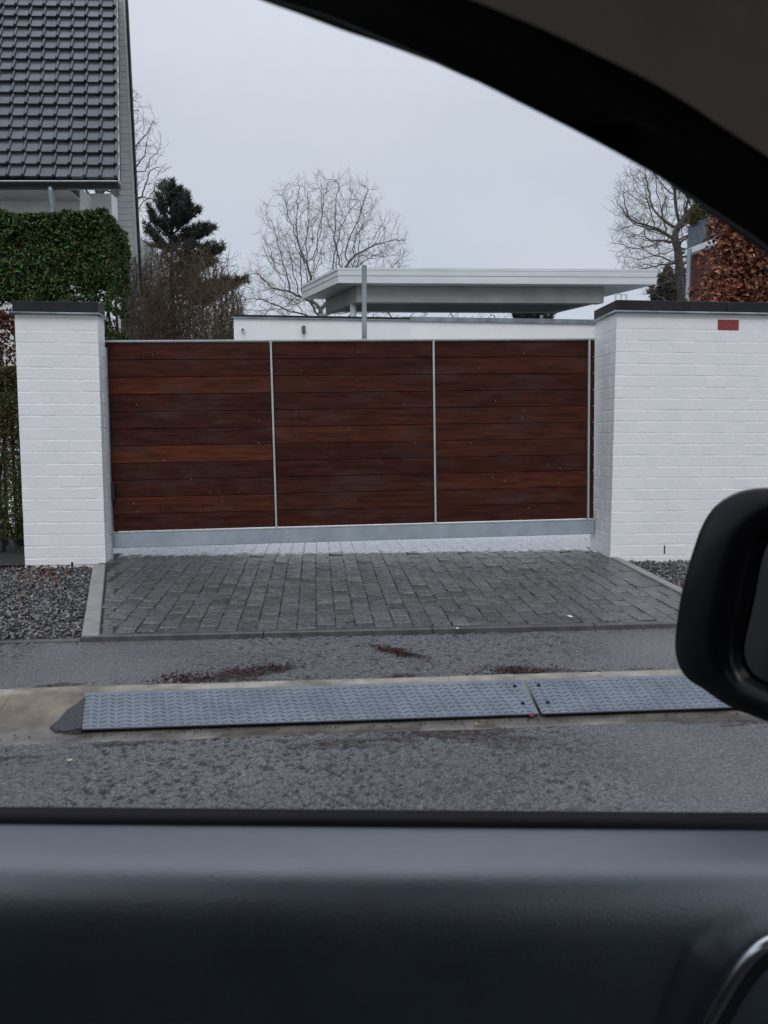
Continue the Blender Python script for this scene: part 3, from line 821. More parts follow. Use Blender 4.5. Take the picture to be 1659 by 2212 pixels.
# ------------------------------------------------------------------ tiled house at the left
house = thing("tiled_house", (-7, 14, 0.2), (0, 0, 0), label="house with dark glazed tile roof and grey boarded verge", cat="house")
R0 = PY(256, 389, 13.0); R1 = PY(252, -20, 14.85); RL = PY(0, 385, 13.0)
U = (RL-R0).normalized(); V = (R1-R0); NR = 17; vst = V.length/(16.85)
Vn = V.normalized(); Nr = Vn.cross(U).normalized()
if Nr.y > 0: Nr = -Nr
TW = 0.262
# tile mesh in (x along -U i.e. to the right, y up the slope, z outwards)
def tile_mesh():
    w = TW; L_ = vst*1.06
    px = [(0.0, 0.004), (0.008, 0.0), (w*0.70, 0.0), (w*0.74, 0.012), (w*0.80, 0.034), (w*0.87, 0.042), (w*0.94, 0.034), (w*0.995, 0.008)]
    vs = []; n = len(px)
    for y, dz in ((0, 0.050), (0.006, 0.056), (L_, 0.004)):
        for x, z in px: vs.append((x, y, z+dz))
    for x, z in px: vs.append((x, 0, z*0.7+0.008))
    fs = []
    for r in range(2):
        for i in range(n-1): fs.append((r*n+i, r*n+i+1, (r+1)*n+i+1, (r+1)*n+i))
    for i in range(n-1): fs.append((3*n+i, 3*n+i+1, i+1, i))
    fs.append((3*n, 0, n, 2*n)); fs.append((n-1, 3*n+n-1, 3*n-1, 2*n-1))
    me = bpy.data.meshes.new("roof_tile"); me.from_pydata(vs, [], fs); me.update(); me.materials.append(M_tile); return me
me_t = tile_mesh()
Xr = -U; hinv = world_m(house).inverted()
basis = Matrix(((Xr.x, Vn.x, Nr.x), (Xr.y, Vn.y, Nr.y), (Xr.z, Vn.z, Nr.z))).to_4x4()
for r in range(18):
    for c in range(10):
        o_ = R0 + U*(TW*(c+1)) + Vn*(vst*r)
        Mx = Matrix.Translation(o_ + Nr*random.uniform(-.003, .003)) @ basis @ Euler((random.uniform(-.006,.006), 0, random.uniform(-.006,.006))).to_matrix().to_4x4()
        link("roof_tile", me_t, house, hinv @ Mx)
# roof body under the tiles
q = [R0+U*0.0, R0+U*3.2, R0+U*3.2+Vn*vst*18, R0+Vn*vst*18]
MB().prism([p - Nr*0.0 for p in q], -Nr*0.12).obj("roof_deck", M_seal, house)
MB().prism([q[0]+Xr*0.012+Nr*0.02-Vn*0.02, q[3]+Xr*0.012+Nr*0.02, q[3]+Xr*0.012-Nr*0.03, q[0]+Xr*0.012-Nr*0.03-Vn*0.02], -Xr*0.012).obj("verge_flashing", M_fascia, house)
# gutter
g0 = PY(257, 402, 12.86); g1 = PY(-60, 399, 12.86); g1.z = g0.z
mb = MB(); n = 9
ring0, ring1 = [], []
for k in range(n+1):
    a = pi + pi*k/n
    for base, rr in ((g0, 0.085), (g1, 0.085)):
        pass
    ring0.append(g0+Vector((0, cos(a)*0.085, sin(a)*0.085+0.05))); ring1.append(g1+Vector((0, cos(a)*0.085, sin(a)*0.085+0.05)))
mb.add(ring0+ring1, [(i, i+1, n+2+i, n+1+i) for i in range(n)] + [tuple(range(n+1))])
gt = mb.obj("gutter", M_capdark, house)
MB().tube([g0+Vector((0,-0.085,0.052)), g1+Vector((0,-0.085,0.052))], 0.012, 6).obj("gutter_bead", M_trim, house)
MB().prism([g0+Vector((0,.1,-.02)), g1+Vector((0,.1,-.02)), g1+Vector((0,.1,.12)), g0+Vector((0,.1,.12))], (0,.03,0)).obj("eaves_board", M_soffit, house)
# downpipe with elbow
d0 = PY(110, 408, 12.86)
mb = MB().tube([d0+Vector((0,0,0.04)), d0+Vector((0,0.0,-0.05)), d0+Vector((0,0.02,-0.14)), d0+Vector((0,0.04,-0.28)), d0+Vector((0,0.04,-0.4)), d0+Vector((0,0.04,-4.2))], 0.052, 12)
mb.obj("downpipe", M_zinc, house, smooth=True)
# walls and soffit
yw = 13.46
wz_ = PY(0, 412, 12.9).z
MB().box((-12, yw, 0.1), (PY(173, 440, yw).x, 19, wz_+0.25)).obj("house_wall", M_render, house)
MB().box((-12, 12.93, wz_+0.02), (PY(173, 420, yw).x, yw-0.002, wz_+0.05)).obj("soffit", M_soffit, house)
x0, x1 = PY(173, 440, 14.0).x, PY(241, 440, 14.0).x
MB().box((x0+.003, 14.0, 0.1), (x1, 14.3, PY(200, 418, 14.0).z)).obj("side_wall", M_bldg, house)
b0 = PY(178, 432, 13.97)
MB().box((b0.x, 13.93, b0.z-0.05), (b0.x+0.05, 13.998, b0.z+0.04)).obj("vent_cover", M_lamp, house)
# boarded verge, board by board (clip polygon rows)
yb = 15.25
left = [(-20, 250), (390, 257), (424, 258), (426, 236), (470, 236), (500, 262), (628, 281)]
right = [(-20, 268), (628, 301)]
def interp(tab, y):
    for (ya, xa), (yb_, xb) in zip(tab, tab[1:]):
        if ya <= y <= yb_: return xa + (xb-xa)*(y-ya)/(yb_-ya+1e-9)
    return tab[-1][1]
y = -20; 
while y < 628:
    y2 = min(y+13.4, 628)
    if 418 < y < 470: pass
    qd = [PY(interp(left, y), y+0.5, yb), PY(interp(right, y)-5, y+0.5, yb), PY(interp(right, y2)-5, y2-0.3, yb), PY(interp(left, y2), y2-0.3, yb)]
    MB().prism(qd, (0, 0.03, 0)).obj("board", M_board, house)
    y = y2
bk = [PY(251, -22, yb+.031), PY(266, -22, yb+.031), PY(299, 627, yb+.031), PY(283, 627, yb+.031), PY(238, 470, yb+.031), PY(238, 424, yb+.031)]
MB().prism(bk, (0, 0.05, 0)).obj("verge_backing", M_soffit, house)
MB().prism([PY(263.5,-22,yb-.02), PY(269,-22,yb-.02), PY(302,628,yb-.02), PY(296,628,yb-.02)], (0,0.05,0)).obj("verge_trim", M_board, house)
MB().prism([PY(269.5,-22,yb-.04), PY(273,-22,yb-.04), PY(306,632,yb-.04), PY(302.5,632,yb-.04)], (0,0.08,0)).obj("verge_flashing", M_capdark, house)
# ------------------------------------------------------------------ trees
def tubes_mesh(chains, sides):
    """chains: list of (points Nx3, radii N) -> arrays; quick parallel-transport-less frame"""
    VV = []; FF = []; b = 0
    for P_, R_ in chains:
        P_ = np.asarray(P_, float); n = len(P_)
        if n < 2: continue
        T = np.gradient(P_, axis=0); T /= (np.linalg.norm(T, axis=1)[:, None]+1e-9)
        ref = np.array([0.31, 0.52, 0.79]) if abs(T[0] @ np.array([0.31, .52, .79])) < 0.9 else np.array([1., 0, 0])
        A_ = np.cross(T, ref); A_ /= (np.linalg.norm(A_, axis=1)[:, None]+1e-9); B_ = np.cross(T, A_)
        an = np.arange(sides)*2*pi/sides
        ring = P_[:, None, :] + (A_[:, None, :]*np.cos(an)[None, :, None] + B_[:, None, :]*np.sin(an)[None, :, None])*np.asarray(R_)[:, None, None]
        VV.append(ring.reshape(-1, 3))
        i = np.arange(n-1)[:, None]*sides; k = np.arange(sides)[None]; k2 = (k+1) % sides
        FF.append((np.stack([i+k, i+k2, i+sides+k2, i+sides+k], -1)+b).reshape(-1, 4)); b += n*sides
    return np.concatenate(VV), np.concatenate(FF)
def colonize(base, attract, step, infl, kill, start=None, jitter=0.25, maxn=6000, seed=1, iters=200):
    r = random.Random(seed)
    nodes = [Vector(base)]; par = [-1]
    if start:
        for p in start:
            p = Vector(p)
            while (p-nodes[-1]).length > step*1.2:
                d = (p-nodes[-1]).normalized()
                nodes.append(nodes[-1]+(d+Vector((r.gauss(0,.12), r.gauss(0,.12), 0)))*step); par.append(len(nodes)-2)
    att = [Vector(a) for a in attract]; kids = {}; stall = 0
    for it in range(iters):
        if not att or len(nodes) > maxn: break
        kd = KDTree(len(nodes))
        for i, n in enumerate(nodes): kd.insert(n, i)
        kd.balance()
        pull = {}; keep = []
        for a in att:
            co, i, d = kd.find(a)
            if d < kill: continue
            keep.append(a)
            if d < infl: pull.setdefault(i, Vector()); pull[i] += (a-co).normalized()
        att = keep; new = 0
        if not pull: infl *= 1.3; continue
        for i, v in pull.items():
            if v.length < 1e-3: v = Vector((r.gauss(0,1), r.gauss(0,1), 1))
            d = (v.normalized() + Vector((r.gauss(0,jitter), r.gauss(0,jitter), r.gauss(0,jitter)))).normalized()
            q_ = nodes[i]+d*step
            if any((nodes[c]-q_).length < step*0.62 for c in kids.get(i, ())): continue
            kids.setdefault(i, []).append(len(nodes))
            nodes.append(q_); par.append(i); new += 1
        if not new: stall += 1
        if not new and stall > 6: break
    return nodes, par
def to_chains(nodes, par, tip, power=2.3, rmax=None):
    n = len(nodes); ch = [[] for _ in range(n)]
    for i in range(1, n): ch[par[i]].append(i)
    R = [0.0]*n
    for i in range(n-1, -1, -1):
        R[i] = tip if not ch[i] else sum(R[c]**power for c in ch[i])**(1/power)
    if rmax:
        sc = R[0]; R = [tip + (r_-tip)*((rmax-tip)/(sc-tip)) for r_ in R]
    chains = []; stack = [(0, None)]
    while stack:
        i, prev = stack.pop()
        P_ = []; Q = []
        if prev is not None: P_.append(nodes[prev]); Q.append(R[i])
        while True:
            P_.append(nodes[i]); Q.append(R[i])
            if not ch[i]: break
            k = max(ch[i], key=lambda c: R[c])
            for c in ch[i]:
                if c != k: stack.append((c, i))
            i = k
        chains.append((P_, Q))
    return chains
def build_tree(t, chains, thick, mtrunk, mtwig, twigcol=(1,1,1), thin_name="twigs"):
    big = [c for c in chains if c[1][0] >= thick]; small = [c for c in chains if c[1][0] < thick]
    if big:
        Vv, Ff = tubes_mesh(big, 7); mk("trunk", Vv, Ff, mtrunk, t, smooth=True)
    if small:
        Vv, Ff = tubes_mesh(small, 3)
        o = mk(thin_name, Vv, Ff, mtwig, t, cols=np.tile(np.array(twigcol), (len(Vv), 1))); o['kind'] = 'stuff'
def ell(n, c, r, seed, zmin=None, shell=0.0):
    g_ = np.random.default_rng(seed); out = []
    while len(out) < n:
        p = g_.uniform(-1, 1, 3)
        l = np.linalg.norm(p)
        if l > 1 or l < shell*g_.random(): continue
        q_ = np.array(c)+p*np.array(r)
        if zmin is not None and q_[2] < zmin: continue
        out.append(tuple(q_))
    return out
def sprigs(chains, per, ln, tip, seed, droop=0.0):
    """short fine shoots along the thin branches"""
    g_ = np.random.default_rng(seed); out = []
    for P_, Q in chains:
        for i in range(1, len(P_)):
            if Q[i] > 3.2*tip: continue
            if g_.random() > per: continue
            p = np.array(P_[i]); d = np.array(P_[i]) - np.array(P_[i-1]); d /= np.linalg.norm(d)+1e-9
            d = d*0.7 + g_.normal(0, 0.6, 3) + np.array([0, 0, 0.25-droop]); d /= np.linalg.norm(d)
            l = ln*g_.uniform(.4, 1.3); k = g_.normal(0, .25, 3)
            out.append(([p, p+d*l*.5, p+d*l+k*l*.3], [tip*.75, tip*.6, tip*.45]))
            if g_.random() < 0.5:
                d2 = d + g_.normal(0, .6, 3); d2 /= np.linalg.norm(d2)
                q_ = p+d*l*.5; out.append(([q_, q_+d2*l*.5], [tip*.6, tip*.4]))
    return out

# centre tree behind the canopy
Yc = 21.0
bs = PY(692, 700, Yc); bs.z = 0.2
t = thing("bare_tree", bs, label="spreading bare tree rising behind the flat canopy's left end", cat="tree")
c0 = PY(705, 585, Yc); c1 = PY(700, 640, Yc)
att = ell(2300, PY(703, 585, Yc), (2.4, 1.7, 2.65), 3, zmin=PY(0, 700, Yc).z, shell=0.3)
att = [a for a in att if float(fbm(np.array(a[0]*1.1+a[1]*.5+3), np.array(a[2]*1.1+a[1]*.4), 2)) > 0.40]
att += ell(160, PY(592, 650, Yc), (0.95, .6, .32), 31) + ell(90, PY(850, 545, Yc), (0.5, .5, .5), 32)
nd, pr_ = colonize(bs, att, 0.11, 1.3, 0.155, start=[PY(690, 690, Yc), PY(695, 664, Yc)], jitter=0.16, seed=4, maxn=12000)
chs = to_chains(nd, pr_, 0.0042, 2.6, rmax=0.075)
chs += sprigs(chs, 0.95, 0.26, 0.0044, 5) + sprigs(chs, 0.7, 0.36, 0.004, 55)
build_tree(t, chs, 0.018, M_barkp, M_twig, (2.6,2.7,2.9))
# right tree
Yr = 17.0
bs = PY(1473, 645, Yr); bs.z = 0.2
t = thing("bare_tree", bs, label="dense bare tree behind the planter boxes, cut off by the car's window frame", cat="tree")
att = ell(2600, PY(1455, 470, Yr)+Vector((0.15,0,0)), (1.55, 1.5, 1.95), 8, zmin=PY(0, 665, Yr).z, shell=0.3)
att += ell(500, PY(1590, 430, Yr), (1.2, 1.2, 1.6), 18)
nd, pr_ = colonize(bs, att, 0.085, 0.9, 0.115, start=[PY(1472, 640, Yr), PY(1464, 560, Yr), PY(1458, 500, Yr)], jitter=0.15, seed=9, maxn=14000)
chs = to_chains(nd, pr_, 0.0034, 2.6, rmax=0.10)
chs += sprigs(chs, 1.0, 0.18, 0.0036, 6) + sprigs(chs, 1.0, 0.24, 0.0034, 66)
build_tree(t, chs, 0.016, M_barkg, M_twig, (2.2,2.2,2.2))
# branches beyond the house roof
Yh = 22.0
bs = PY(205, 600, Yh); bs.z = 0.2
t = thing("bare_tree", bs, label="bare tree behind the tiled house, pale twigs past its verge", cat="tree")
att = ell(1300, PY(240, 330, Yh), (1.55, 1.3, 2.1), 12) + ell(120, PY(290, 400, Yh), (1.3, .8, .9), 13)
nd, pr_ = colonize(bs, att, 0.13, 1.4, 0.17, start=[PY(205, 600, Yh), PY(215, 460, Yh)], seed=13)
chs = to_chains(nd, pr_, 0.0052, 2.5, rmax=0.12)
chs += sprigs(chs, 0.9, 0.26, 0.005, 7)
build_tree(t, chs, 0.03, M_barkg, M_twig, (1.5, 1.4, 1.3))

# pine
def needles(centers, dirs, cnt, ln, wd_, seed, pal):
    g_ = np.random.default_rng(seed); n = len(centers)*cnt
    C = np.repeat(np.asarray(centers), cnt, 0); Dd = np.repeat(np.asarray(dirs), cnt, 0)
    d = Dd*0.8 + g_.normal(0, 0.55, (n, 3)); d /= np.linalg.norm(d, axis=1)[:, None]
    s = np.cross(d, g_.normal(0, 1, (n, 3))); s /= np.linalg.norm(s, axis=1)[:, None]+1e-9
    l = ln*g_.uniform(.6, 1.2, (n, 1)); o_ = C + g_.normal(0, ln*0.22, (n, 3))
    V_ = np.stack([o_-s*wd_, o_+s*wd_, o_+d*l+s*wd_*.4, o_+d*l-s*wd_*.4], 1).reshape(-1, 3)
    F_ = np.arange(4*n).reshape(n, 4)
    pal = np.array(pal); c = pal[g_.integers(0, len(pal), n)]*g_.uniform(.75, 1.25, (n, 1))
    return V_, F_, np.repeat(c, 4, 0)
def pine(Yp, px, ytop, limbs, label, seed, tuft=0.17, pal=((0.026,0.038,0.030),(0.036,0.050,0.038),(0.050,0.062,0.048)), rt=0.14):
    r = random.Random(seed)
    bs = PY(px, 700, Yp); bs.z = 0.2
    t = thing("pine_tree", bs, label=label, cat="tree")
    top = PY(px, ytop+10, Yp)
    ch = [([bs, bs.lerp(top, .5)+Vector((.06,0,0)), top], [rt, rt*.6, 0.02])]
    cs, ds = [], []
    for (x, y) in limbs:          # limb tips in the picture plane, given their own depth
        tip = PY(x, y, Yp+r.uniform(-1.6, 1.2))
        o_ = bs.lerp(top, min(max((tip.z-0.2-0.45)/(top.z-0.2), .15), .97))
        L_ = (tip-o_).length; m_ = o_.lerp(tip, .5)+Vector((0, 0, -0.10*L_))
        P_ = [o_.lerp(m_, .5)+Vector((0,0,-.02*L_)), m_, m_.lerp(tip, .5)+Vector((0,0,-.03*L_)), tip]
        ch.append(([o_]+P_, [.05, .04, .03, .02, .01]))
        k = int(6+L_*17)
        for i in range(k):
            f = 0.3+0.7*(i+.5)/k
            q_ = m_.lerp(tip, (f-.5)*2) if f > .5 else o_.lerp(m_, f*2)
            q_ = q_+Vector((r.gauss(0,.15)*(1.15-f), r.gauss(0,.30)*(1.2-f), r.gauss(0.05,.06)))
            cs.append(q_); dd = (tip-o_).normalized()*.6+Vector((r.gauss(0,.4), r.gauss(0,.4), .75)); ds.append(dd.normalized())
    Vv, Ff = tubes_mesh(ch, 6); mk("trunk", Vv, Ff, M_bark, t, smooth=True)
    Vv, Ff, cc = needles([tuple(c) for c in cs], [tuple(d) for d in ds], 34, tuft, 0.011, seed, pal)
    o = mk("needle_foliage", Vv, Ff, M_needle, t, cols=cc); o['kind'] = 'stuff'
limbs = [(372,398),(355,405),(388,412),(400,420),(340,425),(412,432),(432,455),(415,450),(385,445),(345,450),(320,455),
         (450,490),(464,494),(430,488),(395,480),(350,485),(315,490),(470,535),(483,538),(450,530),(415,528),(380,520),(340,525),(310,530),
         (440,572),(465,568),(405,570),(365,565),(330,570),(535,606),(515,610),(495,605),(465,610),(430,608),(390,610),(345,612),(310,620)]
pine(26.0, 368, 398, limbs, "dark pine with ragged branch tips between house and bare tree", 21)
lb = [(1440,585),(1462,600),(1425,605),(1450,615),(1475,610),(1410,625),(1435,630),(1465,632),(1405,640),(1480,640),(1450,645),(1425,645),(1470,590),(1490,625)]
pine(19.0, 1458, 585, lb, "small dark evergreen at the foot of the dense bare tree", 22, tuft=0.11, pal=((0.015,0.024,0.016),(0.025,0.036,0.022)), rt=0.06)
lb = [(1130,655),(1140,664),(1122,668),(1150,668),(1180,660),(1192,668),(1205,672),(1170,672),(1110,674)]
pine(26.0, 1150, 655, lb, "small dark evergreen seen through the gap under the canopy", 23, tuft=0.13, pal=((0.02,0.03,0.022),), rt=0.06)

# brown shrubs
def shrub(px, py_top, py_base, Ys, halfw, stems, seed, label, col, leaves=0, lcol=None):
    r = random.Random(seed); g_ = np.random.default_rng(seed)
    bs = PY(px, py_base, Ys); bs.z = 0.2
    t = thing("shrub", bs, label=label, cat="shrub", group="bare brown shrubs beyond the gate")
    topz = PY(px, py_top, Ys).z; w = halfw
    cx_ = bs.x
    att = ell(1700, (cx_, Ys, (topz+1.2)/2+.2), (w, 1.0, (topz-1.0)/2+.1), seed)
    nd, pr_ = colonize(bs, att, 0.10, 1.0, 0.12, start=[(cx_, Ys, 1.1)], seed=seed, jitter=0.2, maxn=9000)
    chs = to_chains(nd, pr_, 0.006, 2.4, rmax=0.05)
    sp = sprigs(chs, 1.0, 0.32, 0.0075, seed) + sprigs(chs, 1.0, 0.36, 0.007, seed+50)
    build_tree(t, chs+sp, 0.02, M_bark, M_twig, tuple(1.5*c for c in col))
    if leaves:
        pts_ = np.array([P_[-1] for P_, Q in sp]); pts_ = pts_[g_.integers(0, len(pts_), leaves)]+g_.normal(0, .06, (leaves, 3))
        Vv, Ff, cc = leaf_quads(pts_, 0.026, lcol, g_)
        o = mk("leaves", Vv, Ff, M_leaf, t, cols=cc); o['kind'] = 'stuff'
def leaf_quads(P_, size, pal, g_, facing=None, elong=1.7):
    n = len(P_)
    nrm = g_.normal(0, 1, (n, 3))
    if facing is not None: nrm = nrm*0.75+facing
    nrm /= np.linalg.norm(nrm, axis=1)[:, None]
    a = np.cross(nrm, g_.normal(0, 1, (n, 3))); a /= np.linalg.norm(a, axis=1)[:, None]+1e-9
    b_ = np.cross(nrm, a)
    l = size*g_.uniform(.65, 1.25, (n, 1)); w_ = l/elong
    fold = nrm*w_*0.35
    base = P_-a*l*.5
    V_ = np.stack([base, P_+b_*w_*.5+fold-a*l*.05, base+a*l, P_-b_*w_*.5+fold-a*l*.05], 1)
    V_[:, 2] -= nrm*l*g_.uniform(0, .35, (n, 1))
    F_ = np.stack([np.stack([np.arange(n)*4, np.arange(n)*4+1, np.arange(n)*4+2], -1), np.stack([np.arange(n)*4, np.arange(n)*4+2, np.arange(n)*4+3], -1)], 1).reshape(-1, 3)
    pal = np.array(pal); c = pal[g_.integers(0, len(pal), n)]*g_.uniform(.7, 1.3, (n, 1))
    return V_.reshape(-1, 3), F_, np.repeat(c, 4, 0)
olive = ((0.06,0.06,0.02),(0.045,0.055,0.02),(0.09,0.075,0.03),(0.10,0.06,0.02))
shrub(335, 550, 735, 17.5, 0.85, 5, 31, "tall reddish-brown bare shrub just right of the house verge", (1.0,.78,.62), 4500, olive)
shrub(400, 568, 735, 17.0, 0.85, 5, 32, "brown shrub with olive specks below the pine's trunk", (1.0,.82,.62), 6500, olive)
shrub(462, 580, 735, 16.2, 0.68, 5, 33, "olive twiggy shrub beside the white building's corner", (0.9,.82,.55), 6500, olive)
shrub(300, 600, 735, 15.2, 0.6, 5, 36, "low brown shrub behind the evergreen hedge's right edge", (0.9,.75,.6), 4000, olive)
shrub(505, 650, 735, 17.8, 0.4, 5, 34, "low thin shrub touching the white building's left corner", (1.0,.9,.7), 500, olive)
# far scrub seen under the canopy
for k, (px, top_) in enumerate(((830, 660), (905, 668), (985, 664), (1060, 668), (1110, 662))):
    r_ = 40+k
    bs = PY(px, 690, 27.0); bs.z = 0.2
    t = thing("bare_tree", bs, label=["distant bare tree in the gap by the round column", "second distant bare tree under the canopy from its left end", "middle distant bare tree seen under the canopy", "distant bare tree under the canopy next to the small evergreen's neighbour", "distant bare tree touching the small evergreen under the canopy"][k], cat="tree", group="distant trees under the canopy")
    topz = PY(px, top_, 27.0).z
    att = ell(230, (bs.x, 27.0, topz-1.0), (0.85, .7, 1.0), r_)
    nd, pr_ = colonize(bs, att, 0.16, 1.2, 0.22, start=[(bs.x, 27.0, topz-2.2)], seed=r_, jitter=.3)
    chs = to_chains(nd, pr_, 0.010, 2.2, rmax=0.08); chs += sprigs(chs, .8, .25, .009, r_)
    build_tree(t, chs, 0.04, M_bark, M_twig, (.7,.7,.7))

# ------------------------------------------------------------------ hedges
def hedge_points(n, X, Yr_, Z, g_, rough=0.05, shell=0.22, keep=None):
    P_ = np.stack([g_.uniform(X[0], X[1], n), g_.uniform(Yr_[0], Yr_[1], n), g_.uniform(Z[0], Z[1], n)], -1)
    # push most leaves towards the near, top and right faces
    k = g_.random(n)
    P_[k < .5, 1] = Yr_[0] + np.abs(g_.normal(0, shell*.5, (k < .5).sum()))
    m_ = (k > .5) & (k < .68); P_[m_, 2] = Z[1] - np.abs(g_.normal(0, .08, m_.sum()))
    m_ = (k > .68) & (k < .8); P_[m_, 0] = X[1] - np.abs(g_.normal(0, .08, m_.sum()))
    lump = fbm(P_[:, 0]*3.1+3, P_[:, 2]*3.3+9, 3)-.5
    P_[:, 1] -= lump*rough*4*(1-(P_[:, 1]-Yr_[0])/(Yr_[1]-Yr_[0]))
    P_[:, 2] += (fbm(P_[:, 0]*4+1, P_[:, 1]*4, 3)-.5)*rough*2.0
    P_[:, 0] += (fbm(P_[:, 2]*4+1, P_[:, 1]*4+5, 3)-.5)*rough*2.0
    if keep is not None: P_ = P_[keep(P_)]
    return P_
def hedge(name, label, cat, X, Yr_, Z, n, size, pal, seed, keep=None, stems=0, near=0, mleaf=None, elong=1.7, lifez=None):
    g_ = np.random.default_rng(seed); r = random.Random(seed)
    t = thing(name, ((X[0]+X[1])/2, (Yr_[0]+Yr_[1])/2, 0.18), label=label, cat=cat)
    P_ = hedge_points(n, X, Yr_, Z, g_, keep=keep)
    Vv, Ff, cc = leaf_quads(P_, size, pal, g_, facing=np.array([0.1, -0.6, 0.35]), elong=elong)
    o = mk("foliage", Vv, Ff, mleaf or M_leaf, t, cols=cc); o['kind'] = 'stuff'
    ch = []
    for k in range(stems):
        x = r.uniform(X[0]+(.55 if X[0] > 0 else .05), X[1]-.05); y_ = r.uniform(Yr_[0]+.1, Yr_[1]-.05)
        P0_ = [(x, y_, .15), (x+r.gauss(0,.05), y_, Z[0]*.5+.1), (x+r.gauss(0,.1), y_+r.gauss(0,.05), Z[0]+.3), (x+r.gauss(0,.08), y_, Z[1]-.35)]
        ch.append((P0_, [.022, .018, .014, .006]))
        for j in range(14):
            zz = r.uniform(max(Z[0], .3), Z[1]-.1); a_ = np.array([x, y_, zz]); d_ = np.array([r.gauss(0,.12), r.gauss(-.02,.1), r.uniform(-.05,.12)])
            ch.append(([a_, a_+d_*.5, a_+d_], [.008, .005, .003]))
    if ch:
        Vv, Ff = tubes_mesh(ch, 5); mk("stems", Vv, Ff, M_bark, t)
    if near:
        me_l = None
        idx = np.argsort(P_[:, 1])[:near*4]; idx = g_.permutation(idx)[:near]
        for i in idx:
            if me_l is None:
                vv, ff, _ = leaf_quads(np.zeros((1, 3)), size*1.15, [(1,1,1)], g_, facing=np.array([0, -2, 0.5]), elong=1.45)
                me_l = bpy.data.meshes.new("leaf"); me_l.from_pydata([tuple(v) for v in vv], [], [tuple(f) for f in ff]); me_l.materials.append(M_dryleaf)
                a_ = me_l.color_attributes.new('tint', 'FLOAT_COLOR', 'POINT')
                for q_ in a_.data: q_.color = (1,1,1,1)
            p = Vector(P_[i])+Vector((0, -.03, 0))
            Mx = Matrix.Translation(p) @ Euler((g_.normal(0,.5), g_.uniform(0, 6.28), g_.normal(0,.6))).to_matrix().to_4x4()
            o = link("leaf", me_l, t, world_m(t).inverted() @ Mx)
            c = np.array(pal)[g_.integers(0, len(pal))]*g_.uniform(.9, 1.5); o.color = (*c, 1)
    return t
green = ((0.035,0.085,0.018),(0.05,0.115,0.026),(0.025,0.055,0.014),(0.08,0.14,0.035),(0.045,0.045,0.015),(0.10,0.07,0.025),(0.04,0.10,0.02))
xr = PY(277, 600, 7.85).x
def keep_laurel(P_):
    px = CX+F*P_[:, 0]/P_[:, 1]      # thin lower part, as the clipped hedge is gappy near its base
    h_ = fbm(P_[:, 0]*7, P_[:, 2]*7+2, 3)
    low = P_[:, 2] < 2.75
    return ~(low & (h_ > .56) & (P_[:, 0] > -3.3)) & ~((P_[:, 2] < 2.62) & (P_[:, 0] < -3.38))
hedge("evergreen_hedge", "tall glossy evergreen hedge block rising behind the left pillar", "hedge", (-4.6, xr), (7.25, 7.95), (2.05, 3.45), 52000, 0.050, green, 51, keep=keep_laurel, stems=9, elong=2.2)
hedge("conifer_hedge", "yellow-green clipped hedge beside the left pillar", "hedge", (-4.6, -3.10), (6.75, 7.15), (0.35, 1.93), 60000, 0.032, ((0.06,0.085,0.02),(0.09,0.09,0.03),(0.13,0.085,0.03),(0.04,0.06,0.015)), 52, stems=12, elong=3.0)
cop = ((0.24,0.075,0.04),(0.30,0.115,0.06),(0.15,0.045,0.028),(0.40,0.20,0.12),(0.09,0.03,0.02),(0.27,0.09,0.045))
hedge("beech_hedge", "brown-leaved beech hedge left of the pillar above the green one", "hedge", (-4.9, -3.15), (7.2, 7.25+.3), (1.3, 2.5), 9000, 0.045, ((0.11,0.035,0.022),(0.15,0.055,0.03),(0.07,0.025,0.018)), 53, stems=8)
xl = PY(1512, 640, 7.6).x
def keep_beech(P_):
    lim = xl + 0.02 + np.clip((P_[:, 2]-2.7)/0.75, 0, 1.2)*0.20 + (fbm(P_[:, 2]*6, P_[:, 1]*6, 2)-.5)*.12
    return P_[:, 0] > lim
tb = hedge("beech_hedge", "copper-leaved beech hedge standing above the white wall's coping", "hedge", (xl-.1, xl+1.8), (7.45, 8.1), (1.9, 3.62), 42000, 0.055, cop, 54, keep=keep_beech, stems=12, near=240, mleaf=M_dryleaf, elong=1.5)

# ------------------------------------------------------------------ right house with planters
rh = thing("brick_outbuilding", PY(1500, 600, 11.0)*1.0, label="dark red brick outbuilding with pale roof beam behind the copper hedge", cat="building")
pA = PY(1479, 543, 11.0); pB = PY(1640, 512, 9.6)
dirv = (pB-pA); dirv.z = 0; dirv.normalize(); bkv = Vector((-dirv.y, dirv.x, 0))
if bkv.y < 0: bkv = -bkv
zt_ = PY(1479, 552, 11.0).z; ztt = PY(1479, 540, 11.0).z
a_ = flat(PY(1488, 545, 11.0), 0.1)+bkv*0.04
MB().prism([a_, a_+dirv*3.5, a_+dirv*3.5+bkv*3, a_+bkv*3], (0, 0, zt_-0.1-0.002)).obj("brick_wall", M_redwall, rh)
a_ = flat(PY(1479, 545, 11.0), zt_)
MB().prism([a_, a_+dirv*3.6, a_+dirv*3.6+bkv*3.1, a_+bkv*3.1], (0, 0, ztt-zt_)).obj("roof_beam", M_fascia, rh)
pp = PY(1488, 545, 10.9)
MB().tube([(pp.x, pp.y-.02, .15), (pp.x, pp.y-.02, ztt-0.02)], 0.032, 12).obj("downpipe", M_zinc, rh, smooth=True)
for z in (2.4, 2.9, 3.4): MB().tube([(pp.x, pp.y-.02, z), (pp.x, pp.y-.02, z+.03)], 0.037, 12).obj("pipe_bracket", M_zinc, rh)
